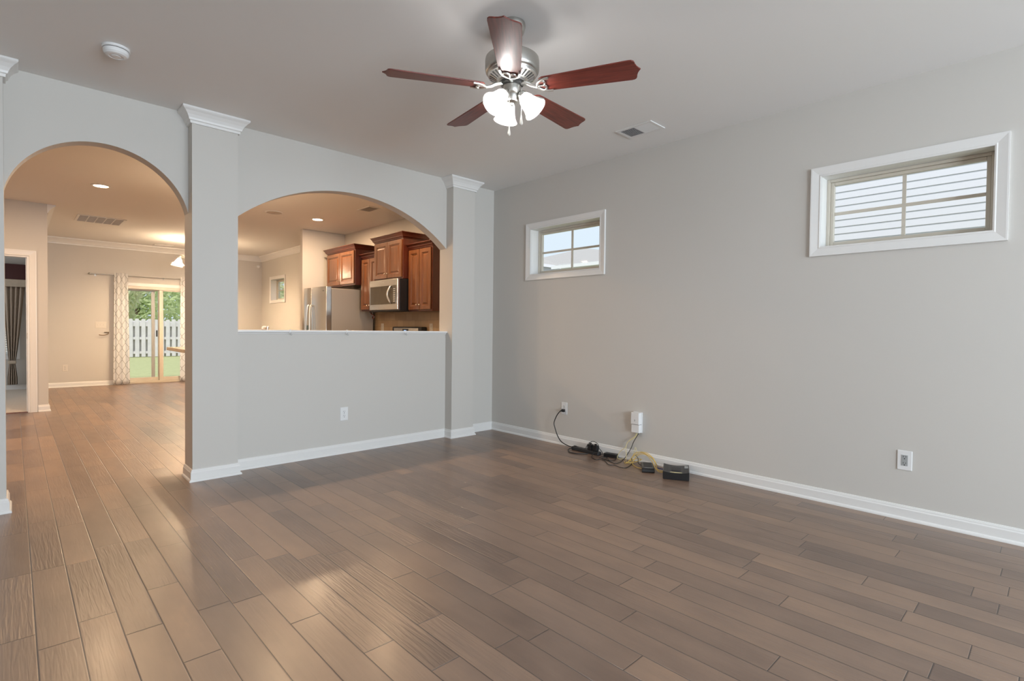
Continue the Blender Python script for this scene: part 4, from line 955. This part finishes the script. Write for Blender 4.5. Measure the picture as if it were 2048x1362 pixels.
def tree(name, x, y, z0, h, rad, lm, label, n=3200, seed=1):
    rnd = random.Random(seed); t = thing(name, (x, y, z0), label, 'tree', 'trees beyond the fence')
    MB().tube([(x, y, z0), (x + 0.1, y, z0 + h * 0.35), (x - 0.05, y, z0 + h * 0.8)], [0.16, 0.12, 0.05], 8).build('trunk', bark_m, t, smooth=True)
    m = MB()
    blobs = [(Vector((rnd.uniform(-1, 1) * rad * 0.65, rnd.uniform(-1, 1) * rad * 0.65, h * rnd.uniform(0.24, 0.86))), rad * rnd.uniform(0.4, 0.65)) for _ in range(16)]
    for i in range(n):
        c, r = blobs[i % 16]
        dv = Vector((rnd.gauss(0, 1), rnd.gauss(0, 1), rnd.gauss(0, 1))).normalized() * r * rnd.uniform(0.75, 1.05)
        p = Vector((x, y, z0)) + c + dv; s_ = rnd.uniform(0.10, 0.22)
        a = Vector((rnd.gauss(0, 1), rnd.gauss(0, 1), rnd.gauss(0, 1))).normalized(); b_ = a.orthogonal().normalized()
        m.add([p - a * s_, p + b_ * s_ * 0.5, p + a * s_, p - b_ * s_ * 0.5], [(0, 1, 2, 3)])
    m.build('foliage', lm, t)
tree('leafy_tree', 2.2, 28.5, -0.1, 5.2, 1.9, leaf_b, 'pale green leafy tree behind the fence, nearest the curtain', seed=2)
tree('leafy_tree', 7.6, 31.0, -0.1, 6.2, 2.3, leaf_m, 'darker green leafy tree behind the fence, nearest the column', seed=5)
tree('leafy_tree', 5.0, 36.0, -0.1, 7.2, 2.6, leaf_m, 'taller green tree showing between the two trees behind the fence', seed=8)
tree('leafy_tree', 12.2, 32.5, -0.1, 6.6, 2.3, leaf_b, 'pale leafy tree outside the dining side window', seed=11)

def hip_house(name, x0, x1, y0, y1, ze, zr, ins, label, n_sid=0):
    t = thing(name, ((x0 + x1) / 2, (y0 + y1) / 2, -0.12), label, 'house')
    MB().box(x0, x1, y0, y1, -0.12, ze).build('wall', siding_m, t)
    ov = 0.35; a = [(x0 - ov, y0 - ov, ze), (x1 + ov, y0 - ov, ze), (x1 + ov, y1 + ov, ze), (x0 - ov, y1 + ov, ze)]
    if (x1 - x0) > (y1 - y0): r0, r1 = ((x0 + ins, (y0 + y1) / 2, zr), (x1 - ins, (y0 + y1) / 2, zr)); fs = [(0, 1, 5, 4), (2, 3, 4, 5), (1, 2, 5), (3, 0, 4), (3, 2, 1, 0)]
    else: r0, r1 = (((x0 + x1) / 2, y0 + ins, zr), ((x0 + x1) / 2, y1 - ins, zr)); fs = [(1, 2, 5, 4), (3, 0, 4, 5), (0, 1, 4), (2, 3, 5), (3, 2, 1, 0)]
    MB().add(a + [r0, r1], fs).build('roof', roof_m, t)
    m = MB(); m.box(x0 - ov, x1 + ov, y0 - ov, y0 - ov + 0.02, ze - 0.16, ze); m.box(x0 - ov, x0 - ov + 0.02, y0 - ov, y1 + ov, ze - 0.16, ze); m.build('fascia', siding_m, t)
    return t
hip_house('neighbor_house', 20.0, 29.0, 9.0, 17.5, 4.37, 5.35, 4.2, 'neighbor house with low eave at lower right of the small window')
hip_house('neighbor_house', 29.6, 52.0, 18.5, 36.0, 6.0, 7.9, 4.4, 'farther neighbor house whose wide roof peaks in the small window')
hip_house('neighbor_house', 13.0, 22.6, 20.3, 29.0, 4.83, 7.4, 4.3, 'neighbor house roof corner at lower left of the small window')

# neighbour's siding seen close through the second window
t = thing('siding_house', (9.0, 1.2, -0.12), 'close neighbor house wall of white lap siding outside the second window', 'house')
m = MB(); m.box(7.53, 11.5, -3.0, 4.2, -0.12, 4.0)
m.build('wall', siding_m, t)
m = MB()
z = 2.923 - 34 * 0.0865
while z < 3.9:
    m.prism([(7.517, z), (7.53, z), (7.53, z + 0.0865), (7.526, z + 0.0865)], lambda a, b, d: (a, d, b), -3.0, 4.2)
    z += 0.0865
m.build('lap_siding', siding_m, t)
MB().add([(7.3, -3.4, 3.9), (7.3, 4.6, 3.9), (9.5, 4.6, 5.4), (9.5, -3.4, 5.4), (7.3, -3.4, 4.0), (7.3, 4.6, 4.0), (9.5, 4.6, 5.5), (9.5, -3.4, 5.5)], [(0, 1, 2, 3), (7, 6, 5, 4), (0, 4, 5, 1), (1, 5, 6, 2), (2, 6, 7, 3), (3, 7, 4, 0)]).build('roof', roof_m, t)
